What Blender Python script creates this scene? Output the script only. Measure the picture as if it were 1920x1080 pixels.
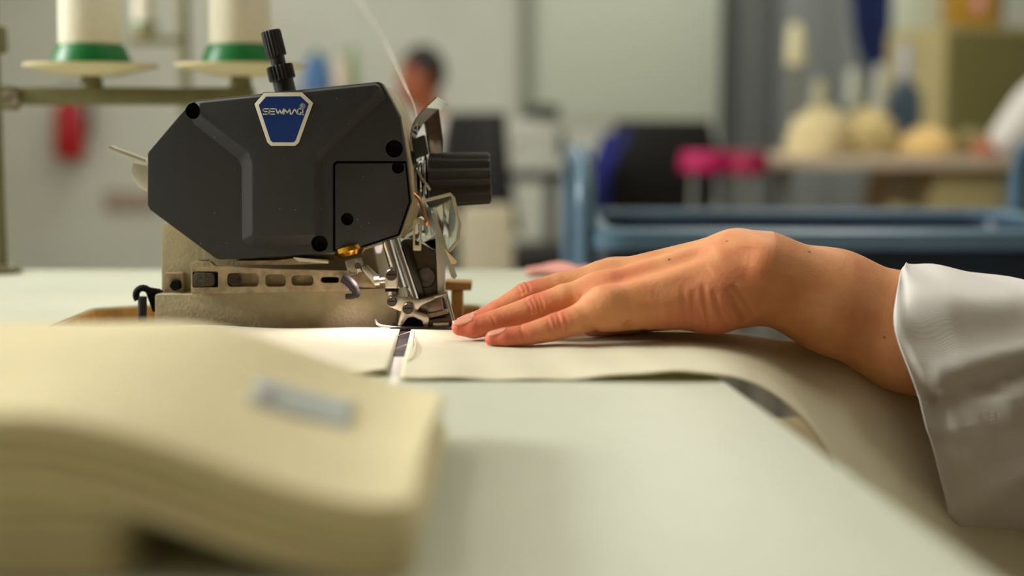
import bpy, bmesh, math, random
import numpy as np
from mathutils import Vector, Matrix
random.seed(4); np.random.seed(4)
for o in list(bpy.data.objects): bpy.data.objects.remove(o)
SC = bpy.context.scene
C = SC.collection
# ------------------------------------------------------------------ camera, world, exposure
F = 1920 * 50 / 36
CY, CZ = -0.87, 0.87
TH = math.atan((540 - 250) / F)
TZ = 0.75                                   # table top height
cam = bpy.data.cameras.new('camera'); camo = bpy.data.objects.new('camera', cam); C.objects.link(camo)
cam.lens = 50; cam.sensor_width = 36; cam.clip_start = 0.01; cam.clip_end = 60
camo.location = (0, CY, CZ); camo.rotation_euler = (math.pi / 2 - TH, 0, 0)
cam.dof.use_dof = True; cam.dof.focus_distance = 0.845; cam.dof.aperture_fstop = 3.1
SC.camera = camo
w = bpy.data.worlds.new('world'); SC.world = w; w.use_nodes = True
w.node_tree.nodes['Background'].inputs[0].default_value = (1, .96, .88, 1)
w.node_tree.nodes['Background'].inputs[1].default_value = .15
SC.view_settings.view_transform = 'Standard'; SC.view_settings.look = 'None'
SC.view_settings.gamma = 1; SC.view_settings.exposure = -0.22
LAMP_POWER = 11.5
NEAR_LAMP_POWER = 7
WINDOW_POWER = 205
LAMP_COL = (1.0, .975, .90)
WINDOW_COL = (1.0, 1.0, .96)
LAMPS = [(-1.4, .05), (.9, .05), (-1.4, 1.8), (.9, 1.8), (-1.4, 4.0), (.9, 4.0), (-1.4, 5.7), (.9, 5.7)]
# ------------------------------------------------------------------ helpers
def at(px, py, Y):
    xc = (px - 960) / F; yc = (540 - py) / F
    dy = math.cos(TH) + yc * math.sin(TH); dz = -math.sin(TH) + yc * math.cos(TH)
    t = (Y - CY) / dy
    return Vector((xc * t, Y, CZ + dz * t))
def on_z(px, py, z):
    xc = (px - 960) / F; yc = (540 - py) / F
    dy = math.cos(TH) + yc * math.sin(TH); dz = -math.sin(TH) + yc * math.cos(TH)
    t = (z - CZ) / dz
    return Vector((xc * t, CY + dy * t, z))
def proj(p):
    x, y, z = p[0], p[1] - CY, p[2] - CZ
    f = y * math.cos(TH) - z * math.sin(TH); u = y * math.sin(TH) + z * math.cos(TH)
    return 960 + F * x / f, 540 - F * u / f
def lin(c):
    return tuple(((v / 255) / 12.92 if v / 255 <= .04045 else ((v / 255 + .055) / 1.055) ** 2.4) for v in c)
MATS = {}
def mat(name, rgb, rough=.5, metal=0., noise=0., nscale=40., bump=0., bscale=200., emit=None, trans=0., ior=1.45, sss=0., coat=0., alpha=1., spec=.5, rgb2=None):
    m = bpy.data.materials.new(name); m.use_nodes = True; nt = m.node_tree; b = nt.nodes['Principled BSDF']
    col = lin(rgb) + (1,)
    b.inputs['Base Color'].default_value = col; b.inputs['Roughness'].default_value = rough; b.inputs['Metallic'].default_value = metal
    b.inputs['IOR'].default_value = ior; b.inputs['Specular IOR Level'].default_value = spec
    tc = nt.nodes.new('ShaderNodeTexCoord')
    if noise or rgb2:
        n = nt.nodes.new('ShaderNodeTexNoise'); n.inputs['Scale'].default_value = nscale; n.inputs['Detail'].default_value = 4
        nt.links.new(tc.outputs['Object'], n.inputs['Vector'])
        mx = nt.nodes.new('ShaderNodeMix'); mx.data_type = 'RGBA'
        c2 = lin(rgb2) + (1,) if rgb2 else tuple(v * (1 - noise) for v in col[:3]) + (1,)
        mx.inputs[6].default_value = col; mx.inputs[7].default_value = c2
        rp = nt.nodes.new('ShaderNodeValToRGB'); rp.color_ramp.elements[0].position = .4; rp.color_ramp.elements[1].position = .65
        nt.links.new(n.outputs[0], rp.inputs[0]); nt.links.new(rp.outputs[0], mx.inputs[0]); nt.links.new(mx.outputs[2], b.inputs['Base Color'])
    if bump:
        n2 = nt.nodes.new('ShaderNodeTexNoise'); n2.inputs['Scale'].default_value = bscale; n2.inputs['Detail'].default_value = 3
        nt.links.new(tc.outputs['Object'], n2.inputs['Vector'])
        bp = nt.nodes.new('ShaderNodeBump'); bp.inputs['Strength'].default_value = bump; bp.inputs['Distance'].default_value = .001
        nt.links.new(n2.outputs[0], bp.inputs['Height']); nt.links.new(bp.outputs[0], b.inputs['Normal'])
    if emit: b.inputs['Emission Color'].default_value = lin(emit[0]) + (1,); b.inputs['Emission Strength'].default_value = emit[1]
    if trans: b.inputs['Transmission Weight'].default_value = trans
    if sss:
        b.inputs['Subsurface Weight'].default_value = sss; b.inputs['Subsurface Radius'].default_value = (1, .35, .18); b.inputs['Subsurface Scale'].default_value = .004
    if coat: b.inputs['Coat Weight'].default_value = coat; b.inputs['Coat Roughness'].default_value = .15
    MATS[name] = m
    return m
def weave(m, scale=900, strength=.25):
    nt = m.node_tree; b = nt.nodes['Principled BSDF']; tc = nt.nodes.new('ShaderNodeTexCoord')
    hs = []
    for d in ('X', 'Y'):
        wv = nt.nodes.new('ShaderNodeTexWave'); wv.bands_direction = d; wv.inputs['Scale'].default_value = scale; wv.inputs['Distortion'].default_value = 1.5
        nt.links.new(tc.outputs['Object'], wv.inputs['Vector']); hs.append(wv)
    a = nt.nodes.new('ShaderNodeMath'); a.operation = 'ADD'
    nt.links.new(hs[0].outputs[1], a.inputs[0]); nt.links.new(hs[1].outputs[1], a.inputs[1])
    bp = nt.nodes.new('ShaderNodeBump'); bp.inputs['Strength'].default_value = strength; bp.inputs['Distance'].default_value = .0004
    nt.links.new(a.outputs[0], bp.inputs['Height']); nt.links.new(bp.outputs[0], b.inputs['Normal'])
    b.inputs['Sheen Weight'].default_value = .15
    return m
def link(name, me, m, parent=None, smooth=False):
    if m is not None and not len(me.materials): me.materials.append(m)
    if smooth:
        me.polygons.foreach_set('use_smooth', [True] * len(me.polygons))
        if smooth != 'all': me.set_sharp_from_angle(angle=math.radians(38))
    o = bpy.data.objects.new(name, me); C.objects.link(o)
    if parent is not None: adopt(o, parent)
    return o
def adopt(o, parent):
    o.parent = parent; o.matrix_parent_inverse = wmat(parent).inverted()
def wmat(o):
    m = o.matrix_basis.copy()
    return (wmat(o.parent) @ o.matrix_parent_inverse @ m) if o.parent else m
def tag(o, label=None, cat=None, group=None, kind=None):
    if label: o['label'] = label
    if cat: o['category'] = cat
    if group: o['group'] = group
    if kind: o['kind'] = kind
    return o
def thing(name, label, cat, loc, group=None):
    o = bpy.data.objects.new(name, None); C.objects.link(o); o.location = loc; o.empty_display_size = .02
    return tag(o, label, cat, group)
class MB:
    """collects the faces of ONE part"""
    def __init__(s): s.v = []; s.f = []
    def add(s, v, f):
        n = len(s.v); s.v += [tuple(p) for p in v]; s.f += [tuple(i + n for i in q) for q in f]; return s
    def box(s, a, b):
        x0, y0, z0 = [min(p, q) for p, q in zip(a, b)]; x1, y1, z1 = [max(p, q) for p, q in zip(a, b)]
        return s.add([(x0,y0,z0),(x1,y0,z0),(x1,y1,z0),(x0,y1,z0),(x0,y0,z1),(x1,y0,z1),(x1,y1,z1),(x0,y1,z1)],
                     [(0,3,2,1),(4,5,6,7),(0,1,5,4),(1,2,6,5),(2,3,7,6),(3,0,4,7)])
    def prism(s, pts, dv):
        pts = [Vector(p) for p in pts]; dv = Vector(dv); n = len(pts)
        nrm = Vector((0, 0, 0))
        for i in range(n): nrm += pts[i].cross(pts[(i + 1) % n])
        if nrm.dot(dv) > 0: pts = pts[::-1]
        return s.add(pts + [p + dv for p in pts], [tuple(range(n)), tuple(range(2 * n - 1, n - 1, -1))] + [(i, i + n, (i + 1) % n + n, (i + 1) % n) for i in range(n)])
    def frustum(s, a, b):
        n = len(a)
        return s.add(list(a) + list(b), [tuple(range(n)), tuple(range(2 * n - 1, n - 1, -1))] + [(i, i + n, (i + 1) % n + n, (i + 1) % n) for i in range(n)])
    def rings(s, rings, cap=True, closed=True):
        n = len(rings[0]); v = [p for r in rings for p in r]; f = []
        for k in range(len(rings) - 1):
            for i in range(n if closed else n - 1):
                j = (i + 1) % n; f.append((k * n + i, k * n + j, (k + 1) * n + j, (k + 1) * n + i))
        if cap and closed: f += [tuple(range(n - 1, -1, -1)), tuple(range((len(rings) - 1) * n, len(rings) * n))]
        return s.add(v, f)
    def lathe(s, o, axis, prof, seg=32, flutes=0, fdepth=0., fl=None):
        """prof: (distance along the axis, radius)"""
        o = Vector(o); ax = Vector(axis).normalized(); e = ax.orthogonal().normalized(); g = ax.cross(e)
        R = []
        for k, (h, r) in enumerate(prof):
            row = []
            for i in range(seg):
                t = 2 * math.pi * i / seg; rr = r
                if flutes and (fl is None or k in fl): rr = r * (1 - fdepth * (.5 + .5 * math.cos(flutes * t)))
                row.append(o + ax * h + (e * math.cos(t) + g * math.sin(t)) * rr)
            R.append(row)
        return s.rings(R)
    def cyl(s, a, b, r0, r1=None, seg=24):
        a = Vector(a); b = Vector(b)
        return s.lathe(a, b - a, [(0, r0), ((b - a).length, r0 if r1 is None else r1)], seg)
    def tube(s, pts, r, seg=10):
        pts = [Vector(p) for p in pts]; R = []; rs = r if isinstance(r, (list, tuple)) else [r] * len(pts)
        t0 = (pts[1] - pts[0]).normalized(); e = t0.orthogonal().normalized()
        for i, p in enumerate(pts):
            t = (pts[min(i + 1, len(pts) - 1)] - pts[max(i - 1, 0)]).normalized()
            e = (e - t * e.dot(t)).normalized(); g = t.cross(e)
            R.append([p + (e * math.cos(2 * math.pi * k / seg) + g * math.sin(2 * math.pi * k / seg)) * rs[i] for k in range(seg)])
        return s.rings(R)
    def build(s, name, m, parent=None, bevel=0., seg=2, smooth=False, ang=30):
        me = bpy.data.meshes.new(name)
        me.from_pydata(s.v, [], s.f)
        bm = bmesh.new(); bm.from_mesh(me)
        bmesh.ops.recalc_face_normals(bm, faces=bm.faces[:])
        if bevel:
            es = [e for e in bm.edges if len(e.link_faces) == 2 and e.calc_face_angle(0) > math.radians(ang)]
            bmesh.ops.bevel(bm, geom=es, offset=bevel, segments=seg, affect='EDGES', profile=.6, clamp_overlap=True)
        bm.to_mesh(me); bm.free()
        return link(name, me, m, parent, smooth or bool(bevel))
def cut(o, cutters):
    """boolean-subtract a list of MB shapes from the mesh of o, for good"""
    tmp = []
    for c in cutters:
        t = c.build('cutter', None); tmp.append(t)
        md = o.modifiers.new('cut', 'BOOLEAN'); md.operation = 'DIFFERENCE'; md.object = t; md.solver = 'EXACT'
    bpy.context.view_layer.update()
    dg = bpy.context.evaluated_depsgraph_get()
    me = bpy.data.meshes.new_from_object(o.evaluated_get(dg))
    o.modifiers.clear(); old = o.data; o.data = me
    for t in tmp: bpy.data.objects.remove(t)
    me.polygons.foreach_set('use_smooth', [True] * len(me.polygons)); me.set_sharp_from_angle(angle=math.radians(30))
    return o
def flat(pts, Y): return [at(x, y, Y) for x, y in pts]
def flat_to(pts, Y, Y0): return [Vector((p.x, Y0, p.z)) for p in flat(pts, Y)]
def spline(pts, n=8):
    pts = [Vector(p) for p in pts]; out = []
    for i in range(len(pts) - 1):
        p0 = pts[max(i - 1, 0)]; p1 = pts[i]; p2 = pts[i + 1]; p3 = pts[min(i + 2, len(pts) - 1)]
        for k in range(n):
            t = k / n
            out.append(.5 * ((2 * p1) + (p2 - p0) * t + (2 * p0 - 5 * p1 + 4 * p2 - p3) * t * t + (3 * p1 - p0 - 3 * p2 + p3) * t ** 3))
    return out + [pts[-1]]
def rounded(pts, r, n=4):
    """round the corners of a 2D outline"""
    out = []; N = len(pts)
    for i in range(N):
        p = Vector(pts[i]); a = Vector(pts[i - 1]); b = Vector(pts[(i + 1) % N])
        la = min(r, (a - p).length * .45); lb = min(r, (b - p).length * .45)
        s = p + (a - p).normalized() * la; e = p + (b - p).normalized() * lb
        for k in range(n + 1):
            t = k / n; out.append(tuple((1 - t) ** 2 * s + 2 * t * (1 - t) * p + t * t * e))
    return out
# ---- signed distance bodies
def seg_d(P, a, b, ra, rb):
    a = np.array(a, dtype=np.float32); b = np.array(b, dtype=np.float32); ab = b - a
    t = np.clip(((P - a) @ ab) / max(float(ab @ ab), 1e-12), 0, 1)
    return np.linalg.norm(P - a - t[:, None] * ab, axis=1) - (ra + (rb - ra) * t)
def ell(P, c, r):
    c = np.array(c, dtype=np.float32); r = np.array(r, dtype=np.float32)
    q = (P - c) / r; k0 = np.linalg.norm(q, axis=1); k1 = np.linalg.norm(q / r, axis=1)
    return k0 * (k0 - 1) / np.maximum(k1, 1e-6)
def smin(a, b, k):
    h = np.clip(.5 + .5 * (b - a) / k, 0, 1); return b + (a - b) * h - k * h * (1 - h)
def smax(a, b, k): return -smin(-a, -b, k)
def chain(P, pts, k=None):
    f = None
    for (a, ra), (b, rb) in zip(pts[:-1], pts[1:]):
        d = seg_d(P, a, b, ra, rb); f = d if f is None else (np.minimum(f, d) if not k else smin(f, d, k))
    return f
def nets(fn, lo, hi, h, levels=0):
    lo = np.array(lo, dtype=np.float32); n = np.ceil((np.array(hi) - lo) / h).astype(int) + 1
    gx, gy, gz = [lo[i] + h * np.arange(n[i], dtype=np.float32) for i in range(3)]
    G = np.stack(np.meshgrid(gx, gy, gz, indexing='ij'), -1).reshape(-1, 3)
    V = np.concatenate([fn(G[i:i + 400000]) for i in range(0, len(G), 400000)]).reshape(n)
    s = V < 0
    cs = sum(s[i:n[0] - 1 + i, j:n[1] - 1 + j, k:n[2] - 1 + k].astype(np.int8) for i in (0, 1) for j in (0, 1) for k in (0, 1))
    cells = np.argwhere((cs > 0) & (cs < 8)); idx = -np.ones(n - 1, dtype=np.int64); idx[tuple(cells.T)] = np.arange(len(cells))
    acc = np.zeros((len(cells), 3), np.float32); cnt = np.zeros(len(cells), np.float32)
    cor = [(i, j, k) for i in (0, 1) for j in (0, 1) for k in (0, 1)]
    for a in cor:
        for ax in range(3):
            if a[ax]: continue
            b = list(a); b[ax] = 1
            fa = V[tuple((cells + a).T)]; fb = V[tuple((cells + b).T)]; m = (fa < 0) != (fb < 0)
            t = np.where(m, fa / np.where(m, fa - fb, 1), 0)
            p = np.array(a, np.float32)[None].repeat(len(cells), 0); p[:, ax] += t
            acc += p * m[:, None]; cnt += m
    pts = lo + h * (cells + acc / cnt[:, None])
    quads = []
    for ax in range(3):
        u, v = [(1, 2), (2, 0), (0, 1)][ax]
        sl0 = [slice(None)] * 3; sl1 = [slice(None)] * 3; sl0[ax] = slice(0, -1); sl1[ax] = slice(1, None)
        e = np.argwhere(s[tuple(sl0)] != s[tuple(sl1)])
        e = e[(e[:, u] > 0) & (e[:, v] > 0) & (e[:, u] < n[u] - 1) & (e[:, v] < n[v] - 1)]
        def cell(du, dv):
            c = e.copy(); c[:, u] -= du; c[:, v] -= dv; return idx[tuple(c.T)]
        q = np.stack([cell(0, 0), cell(1, 0), cell(1, 1), cell(0, 1)], 1)
        inside = s[tuple(e.T)]
        q[~inside] = q[~inside][:, ::-1]
        quads.append(q)
    Q = np.concatenate(quads); Q = Q[(Q >= 0).all(1)]
    def project(p, it=2):
        for _ in range(it):
            f = fn(p); g = np.stack([(fn(p + d) - f) / 3e-4 for d in np.eye(3, dtype=np.float32) * 3e-4], 1)
            g2 = np.maximum((g * g).sum(1), .2); st = np.clip(f / g2, -h, h); p = p - g * st[:, None]
        return p
    if levels: pts = project(pts.astype(np.float32))
    for lev in range(levels):
        E = np.concatenate([Q[:, [i, (i + 1) % 4]] for i in range(4)]); Es = np.sort(E, 1)
        U, inv = np.unique(Es, axis=0, return_inverse=True); inv = inv.reshape(4, -1)
        nv = len(pts); mid = (pts[U[:, 0]] + pts[U[:, 1]]) / 2; cen = pts[Q].mean(1)
        pts = np.concatenate([pts, mid, cen]); fc = nv + len(U) + np.arange(len(Q))
        Q = np.concatenate([np.stack([Q[:, i], nv + inv[i], fc, nv + inv[i - 1]], 1) for i in range(4)])
        pts = project(pts.astype(np.float32), 2 if lev < levels - 1 else 1)
    return pts, Q
def np_mesh(name, pts, Q):
    me = bpy.data.meshes.new(name); me.vertices.add(len(pts)); me.vertices.foreach_set('co', np.asarray(pts, np.float32).ravel())
    me.loops.add(Q.size); me.loops.foreach_set('vertex_index', Q.astype(np.int32).ravel())
    me.polygons.add(len(Q)); me.polygons.foreach_set('loop_start', np.arange(0, Q.size, 4, dtype=np.int32))
    try: me.polygons.foreach_set('loop_total', np.full(len(Q), 4, np.int32))
    except Exception: pass
    me.update(calc_edges=True); me.validate()
    me.polygons.foreach_set('use_smooth', [True] * len(me.polygons))
    return me
# ------------------------------------------------------------------ materials
M_wall = mat('wall_paint', (210, 215, 204), .8, noise=.05, nscale=3)
M_wallL = mat('wall_warm', (214, 208, 196), .8, noise=.04, nscale=3)
M_ceil = mat('ceiling_paint', (225, 222, 210), .9, noise=.04, nscale=4)
M_floor = mat('floor_vinyl', (138, 122, 94), .45, noise=.15, nscale=8)
M_lam = mat('laminate_mint', (203, 208, 190), .42, noise=.03, nscale=60, bump=.12, bscale=700)
M_ply = mat('plywood', (216, 168, 100), .6, noise=.3, nscale=60)
M_black = mat('cover_graphite', (41, 43, 45), .46, noise=.25, nscale=1600, bump=.35, bscale=2600)
def dust(m, base):
    nt = m.node_tree; b = nt.nodes['Principled BSDF']; N = nt.nodes.new; tcn = N('ShaderNodeTexCoord'); v = N('ShaderNodeTexVoronoi'); v.inputs['Scale'].default_value = 210
    n = N('ShaderNodeTexNoise'); n.inputs['Scale'].default_value = 90; nt.links.new(tcn.outputs['Object'], v.inputs['Vector']); nt.links.new(tcn.outputs['Object'], n.inputs['Vector'])
    l = N('ShaderNodeMath'); l.operation = 'LESS_THAN'; l.inputs[1].default_value = .075; nt.links.new(v.outputs[0], l.inputs[0])
    g = N('ShaderNodeMath'); g.operation = 'GREATER_THAN'; g.inputs[1].default_value = .55; nt.links.new(n.outputs[0], g.inputs[0])
    k = N('ShaderNodeMath'); k.operation = 'MULTIPLY'; nt.links.new(l.outputs[0], k.inputs[0]); nt.links.new(g.outputs[0], k.inputs[1])
    mx = N('ShaderNodeMix'); mx.data_type = 'RGBA'; src = b.inputs['Base Color'].links[0].from_socket; nt.links.new(src, mx.inputs[6]); mx.inputs[7].default_value = lin((120, 116, 108)) + (1,)
    nt.links.new(k.outputs[0], mx.inputs[0]); nt.links.new(mx.outputs[2], b.inputs['Base Color'])
dust(M_black, None)
M_blackp = mat('black_plastic', (24, 24, 24), .45, bump=.2, bscale=900)
M_void = mat('black_parts_and_shade', (6, 6, 6), .7, spec=.2)  # black screws and fittings, also solid stand-ins for shade in gaps
M_blue = mat('badge_blue', (12, 52, 128), .35)
M_white = mat('badge_white', (232, 230, 215), .4)
M_cast = mat('beige_casting', (186, 176, 144), .5, noise=.12, nscale=120, bump=.4, bscale=500)
M_castd = mat('worn_casting', (174, 154, 124), .5, noise=.35, nscale=160, bump=.5, bscale=400)
M_steel = mat('steel', (196, 188, 176), .28, 1., noise=.2, nscale=200)
M_steeld = mat('dark_steel', (92, 86, 80), .35, 1., noise=.4, nscale=180)
M_chrome = mat('chrome', (225, 225, 225), .08, 1.)
M_brass = mat('brass', (224, 168, 62), .25, 1., noise=.2, nscale=200)
M_clear = mat('clear_acrylic', (236, 236, 226), .08, trans=1., ior=1.4)
M_cream = weave(mat('cream_canvas', (230, 219, 178), .85, noise=.05, nscale=25))
def translucent(m, rgb, f):
    nt = m.node_tree; b = nt.nodes['Principled BSDF']; out = nt.nodes['Material Output']
    t = nt.nodes.new('ShaderNodeBsdfTranslucent'); t.inputs[0].default_value = lin(rgb) + (1,); mx = nt.nodes.new('ShaderNodeMixShader'); mx.inputs[0].default_value = f
    nt.links.new(b.outputs[0], mx.inputs[1]); nt.links.new(t.outputs[0], mx.inputs[2]); nt.links.new(mx.outputs[0], out.inputs[0]); return m
M_canvas = translucent(weave(mat('thin_canvas', (236, 231, 202), .85, noise=.04, nscale=25)), (236, 218, 160), .2)
M_bundle = weave(mat('bundle_canvas', (226, 213, 168), .85, noise=.05, nscale=25))
M_white_cloth = weave(mat('coat_cotton', (222, 219, 215), 1., spec=.1), 700, .3)
M_skin2 = mat('skin_far', (166, 94, 62), .5, sss=.2)
M_hair = mat('dark_hair', (28, 17, 12), .5, noise=.4, nscale=60)
M_trouser = mat('dark_trousers', (44, 48, 60), .8)
M_olive = mat('stand_olive', (116, 112, 76), .4, .2, noise=.15, nscale=30)
M_pad = mat('pad_beige', (214, 200, 160), .7)
M_green = mat('spool_green', (8, 112, 52), .4)
M_thread = mat('thread_white', (235, 230, 210), .8, noise=.08, nscale=300, bump=.5, bscale=500)
M_red = mat('extinguisher_red', (176, 18, 36), .3)
M_tub = mat('trolley_blue', (80, 108, 127), .3, noise=.1, nscale=14)
M_tubd = mat('tub_navy', (36, 52, 72), .4, noise=.1, nscale=14)
M_grey = mat('grey_metal', (120, 124, 120), .5, .3)
M_lgrey = mat('pale_machine', (196, 198, 186), .5)
M_dgrey = mat('charcoal', (52, 54, 52), .6)
M_chairb = mat('chair_black', (18, 18, 19), .7, noise=.3, nscale=50)
M_royal = mat('royal_blue', (38, 48, 142), .8)
M_navy = mat('navy_cloth', (10, 34, 86), .85, noise=.3, nscale=12)
M_mag = mat('magenta', (176, 10, 88), .6)
M_pink = mat('pink_cloth', (226, 160, 150), .85)
M_desk = mat('desk_top', (186, 170, 150), .5)
M_cab = mat('cabinet_tan', (172, 160, 112), .6, noise=.06, nscale=6)
M_cabd = mat('cabinet_tan_shaded', (116, 110, 62), .6, noise=.06, nscale=6)  # cabinet front: its shade is put into this darker tan
M_yellow = mat('yellow_box', (164, 124, 18), .5)
M_label = mat('label_grey', (174, 181, 176), .7)
M_ink = mat('label_ink', (150, 160, 168), .7)
M_glow = mat('lamp_diffuser', (255, 250, 235), .5, emit=((255, 246, 222), 3.0))
M_led = mat('needle_led', (255, 240, 235), .4, emit=((255, 228, 222), .7))
M_copper = mat('copper_wire', (214, 150, 92), .3, 1.)
M_bluegrey = mat('blue_grey', (70, 92, 112), .5)
M_plaque = mat('plaque_brown', (168, 152, 136), .7)
# ------------------------------------------------------------------ room
RX0, RX1, RY0, RY1, RH = -3.6, 3.6, -2.9, 6.75, 2.9
def struct(name, mb, m, **k): return tag(mb.build(name, m, **k), kind='structure')
struct('floor', MB().box((RX0, RY0, -.05), (RX1, RY1, 0)), M_floor)
struct('ceiling', MB().box((RX0, RY0, RH), (RX1, RY1, RH + .05)), M_ceil)
struct('wall_back', MB().box((RX0 - .1, RY1, 0), (RX1 + .1, RY1 + .1, RH)), M_wall)
struct('wall_front', MB().box((RX0 - .1, RY0 - .1, 0), (RX1 + .1, RY0, RH)), mat('wall_brown', (104, 80, 54), .8, noise=.1, nscale=3))
struct('wall_left', MB().box((RX0 - .1, RY0, 0), (RX0, RY1, RH)), M_wallL)
struct('wall_right', MB().box((RX1, RY0, 0), (RX1 + .1, RY1, RH)), M_wall)
ROWS = sorted({y for _, y in LAMPS}); ROWN = ['above the sewing table', 'above the trolley', 'above the right desk', 'nearest the back wall']
for x, y in LAMPS:
    t = thing('ceiling_lamp', 'long white fluorescent ceiling lamp ' + ROWN[ROWS.index(y)] + (', left of the aisle' if x < 0 else ', right of the aisle'), 'lamp', (x, y, RH), 'ceiling lamps')
    MB().box((x - .2, y - .65, RH - .06), (x + .2, y + .65, RH)).build('housing', M_white, t, bevel=.01)
    MB().box((x - .16, y - .6, RH - .075), (x + .16, y + .6, RH - .06)).build('diffuser', M_glow, t)
    L = bpy.data.lights.new('lamp_light', 'AREA'); L.shape = 'RECTANGLE'; L.size = .32; L.size_y = 1.2; L.energy = NEAR_LAMP_POWER if y < 1 else LAMP_POWER; L.color = LAMP_COL
    lo = bpy.data.objects.new('lamp_light', L); C.objects.link(lo); lo.location = (x, y, RH - .085); adopt(lo, t)
# high daylight window in the left wall
wn = MB().box((RX0 - .02, -.6, 1.6), (RX0 + .006, .8, 2.6)).build('window_1', mat('daylight_pane', (230, 240, 245), .3, emit=((226, 240, 245), 2.2))); tag(wn, kind='structure')
for y in (-.62, .08, .78): MB().box((RX0, y, 1.56), (RX0 + .05, y + .04, 2.64)).build('window_frame', M_white, wn)
for z in (1.56, 2.6): MB().box((RX0, -.62, z), (RX0 + .05, .82, z + .04)).build('window_frame', M_white, wn)
L = bpy.data.lights.new('window_light', 'AREA'); L.shape = 'RECTANGLE'; L.size = 1.3; L.size_y = .9; L.energy = WINDOW_POWER; L.color = WINDOW_COL
lo = bpy.data.objects.new('window_light', L); C.objects.link(lo); lo.location = (RX0 + .06, .1, 2.1); lo.rotation_euler = (0, -math.pi / 2, 0)
lo.rotation_euler = Vector((1, 0, -.15)).to_track_quat('-Z', 'Y').to_euler(); adopt(lo, wn)
# back wall fittings: conduit, pale board, post, grey panel
YW = RY1
def wall_box(px0, py0, px1, py1, th, m, name, off=0., **k):
    a = at(px0, py0, YW - off); b = at(px1, py1, YW - off); return MB().box(a, (b[0], YW - off - th, b[2])).build(name, m, **k)
struct('trim_1', MB().cyl(at(985, 210, YW - .03), at(985, -60, YW - .03) , .028), mat('conduit_green', (140, 150, 130), .5), smooth=True)
tag(wall_box(1012, -160, 1352, 226, .02, mat('board_face', (204, 212, 196), .5), 'wall_panel', bevel=.004), 'large pale grey-green board mounted on the back wall', 'board')
b = tag(wall_box(1352, -160, 1432, 500, .12, mat('post_grey', (106, 110, 108), .5), 'trim_2', bevel=.006), kind='structure')
MB().box(at(1357, -150, YW - .125), at(1376, 495, YW - .12)).build('groove_strip', mat('post_dark', (66, 74, 70), .6), b)
tag(wall_box(1436, -160, 1474, 500, .05, mat('strip_green', (120, 126, 110), .6), 'trim_3'), kind='structure')
lk = thing('grey_locker', 'tall plain grey metal locker against the back wall', 'locker', (at(1545, 300, YW - .3)[0], YW - .2, 0))
x0 = at(1478, 0, YW - .45)[0]; x1 = at(1640, 0, YW - .45)[0]
MB().box((x0, YW - .45, .0), (x1, YW - .002, 1.62)).build('body', mat('locker_grey', (134, 140, 140), .5), lk, bevel=.008)
for k in range(2):
    a, b_ = x0 + (x1 - x0) * (k / 2 + .02), x0 + (x1 - x0) * (k / 2 + .48)
    d = MB().box((a, YW - .465, .08), (b_, YW - .45, 1.58)).build('door', MATS['locker_grey'], lk, bevel=.004)
    MB().box((b_ - .04, YW - .48, .8), (b_ - .025, YW - .465, .9)).build('handle', M_dgrey, d)
# fire extinguisher
ep = at(131, 300, YW - .1); e = thing('fire_extinguisher', 'red fire extinguisher hanging on the left part of the back wall', 'extinguisher', (ep[0], YW - .09, ep[2]))
zt = at(131, 205, YW - .1)[2] + .06
MB().lathe((ep[0], YW - .1, ep[2]), (0, 0, 1), [(0, .05), (.012, .072), (.03, .078), (zt - ep[2] - .09, .078), (zt - ep[2] - .04, .06), (zt - ep[2], .022)], 24).build('cylinder', M_red, e, smooth=True)
MB().box((ep[0] - .03, YW - .12, zt), (ep[0] + .03, YW - .08, zt + .05)).build('valve', M_dgrey, e, bevel=.006)
MB().tube(spline([(ep[0] + .02, YW - .1, zt + .03), (ep[0] + .11, YW - .1, zt), (ep[0] + .1, YW - .1, ep[2] + .12)]), .012).build('hose', M_chairb, e, smooth=True)
MB().box((ep[0] - .04, YW - .03, zt - .2), (ep[0] + .04, YW, zt)).build('bracket', M_grey, e)
tag(wall_box(196, 358, 300, 398, .012, M_plaque, 'wall_plaque', bevel=.003), 'small brownish plaque on the wall behind the machine', 'plaque')
# ------------------------------------------------------------------ sewing table
ZT = TZ
e0 = on_z(1355, 712, ZT); e1 = on_z(1862, 1080, ZT); ed = (e1 - e0).normalized()
def edge_x(Y): return e0.x + (Y - e0.y) * ed.x / ed.y
YF = on_z(500, 505, ZT).y; YN = -.78
table = thing('sewing_table', 'mint white laminate sewing table the machine is set into', 'table', (-.2, -.2, 0))
top = MB().prism([(-.95, YN, ZT), (edge_x(YN), YN, ZT), (edge_x(YF), YF, ZT), (-.95, YF, ZT)], (0, 0, -.028)).build('table_top', M_lam, table, bevel=.0015)
HX0 = on_z(172, 578, ZT).x; HX1 = on_z(905, 575, ZT).x; HYF = on_z(500, 571, ZT).y; HYN = -.028
hole = [(HX0, HYN), (HX1, HYN), (HX1, HYF), (HX0 + .035, HYF), (HX0, HYF - .02)]
cut(top, [MB().prism([(x, y, ZT + .01) for x, y in rounded(hole, .008)], (0, 0, -.06))])
for (a, b) in ((hole[1], hole[2]), (hole[2], hole[3]), (hole[3], hole[4]), (hole[4], hole[0]), (hole[0], hole[1])):
    A = Vector((a[0], a[1], 0)); B = Vector((b[0], b[1], 0)); nrm = Vector((-(B - A).y, (B - A).x, 0)).normalized() * .002
    MB().prism([(A.x, A.y, ZT - .0015), (B.x, B.y, ZT - .0015), (B.x + nrm.x, B.y + nrm.y, ZT - .0015), (A.x + nrm.x, A.y + nrm.y, ZT - .0015)], (0, 0, -.027)).build('plywood_edge', M_ply, table)
MB().box((HX0 - .03, HYN - .03, ZT - .085), (HX1 + .03, HYF + .04, ZT - .07)).build('lower_shelf', M_ply, table)
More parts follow.
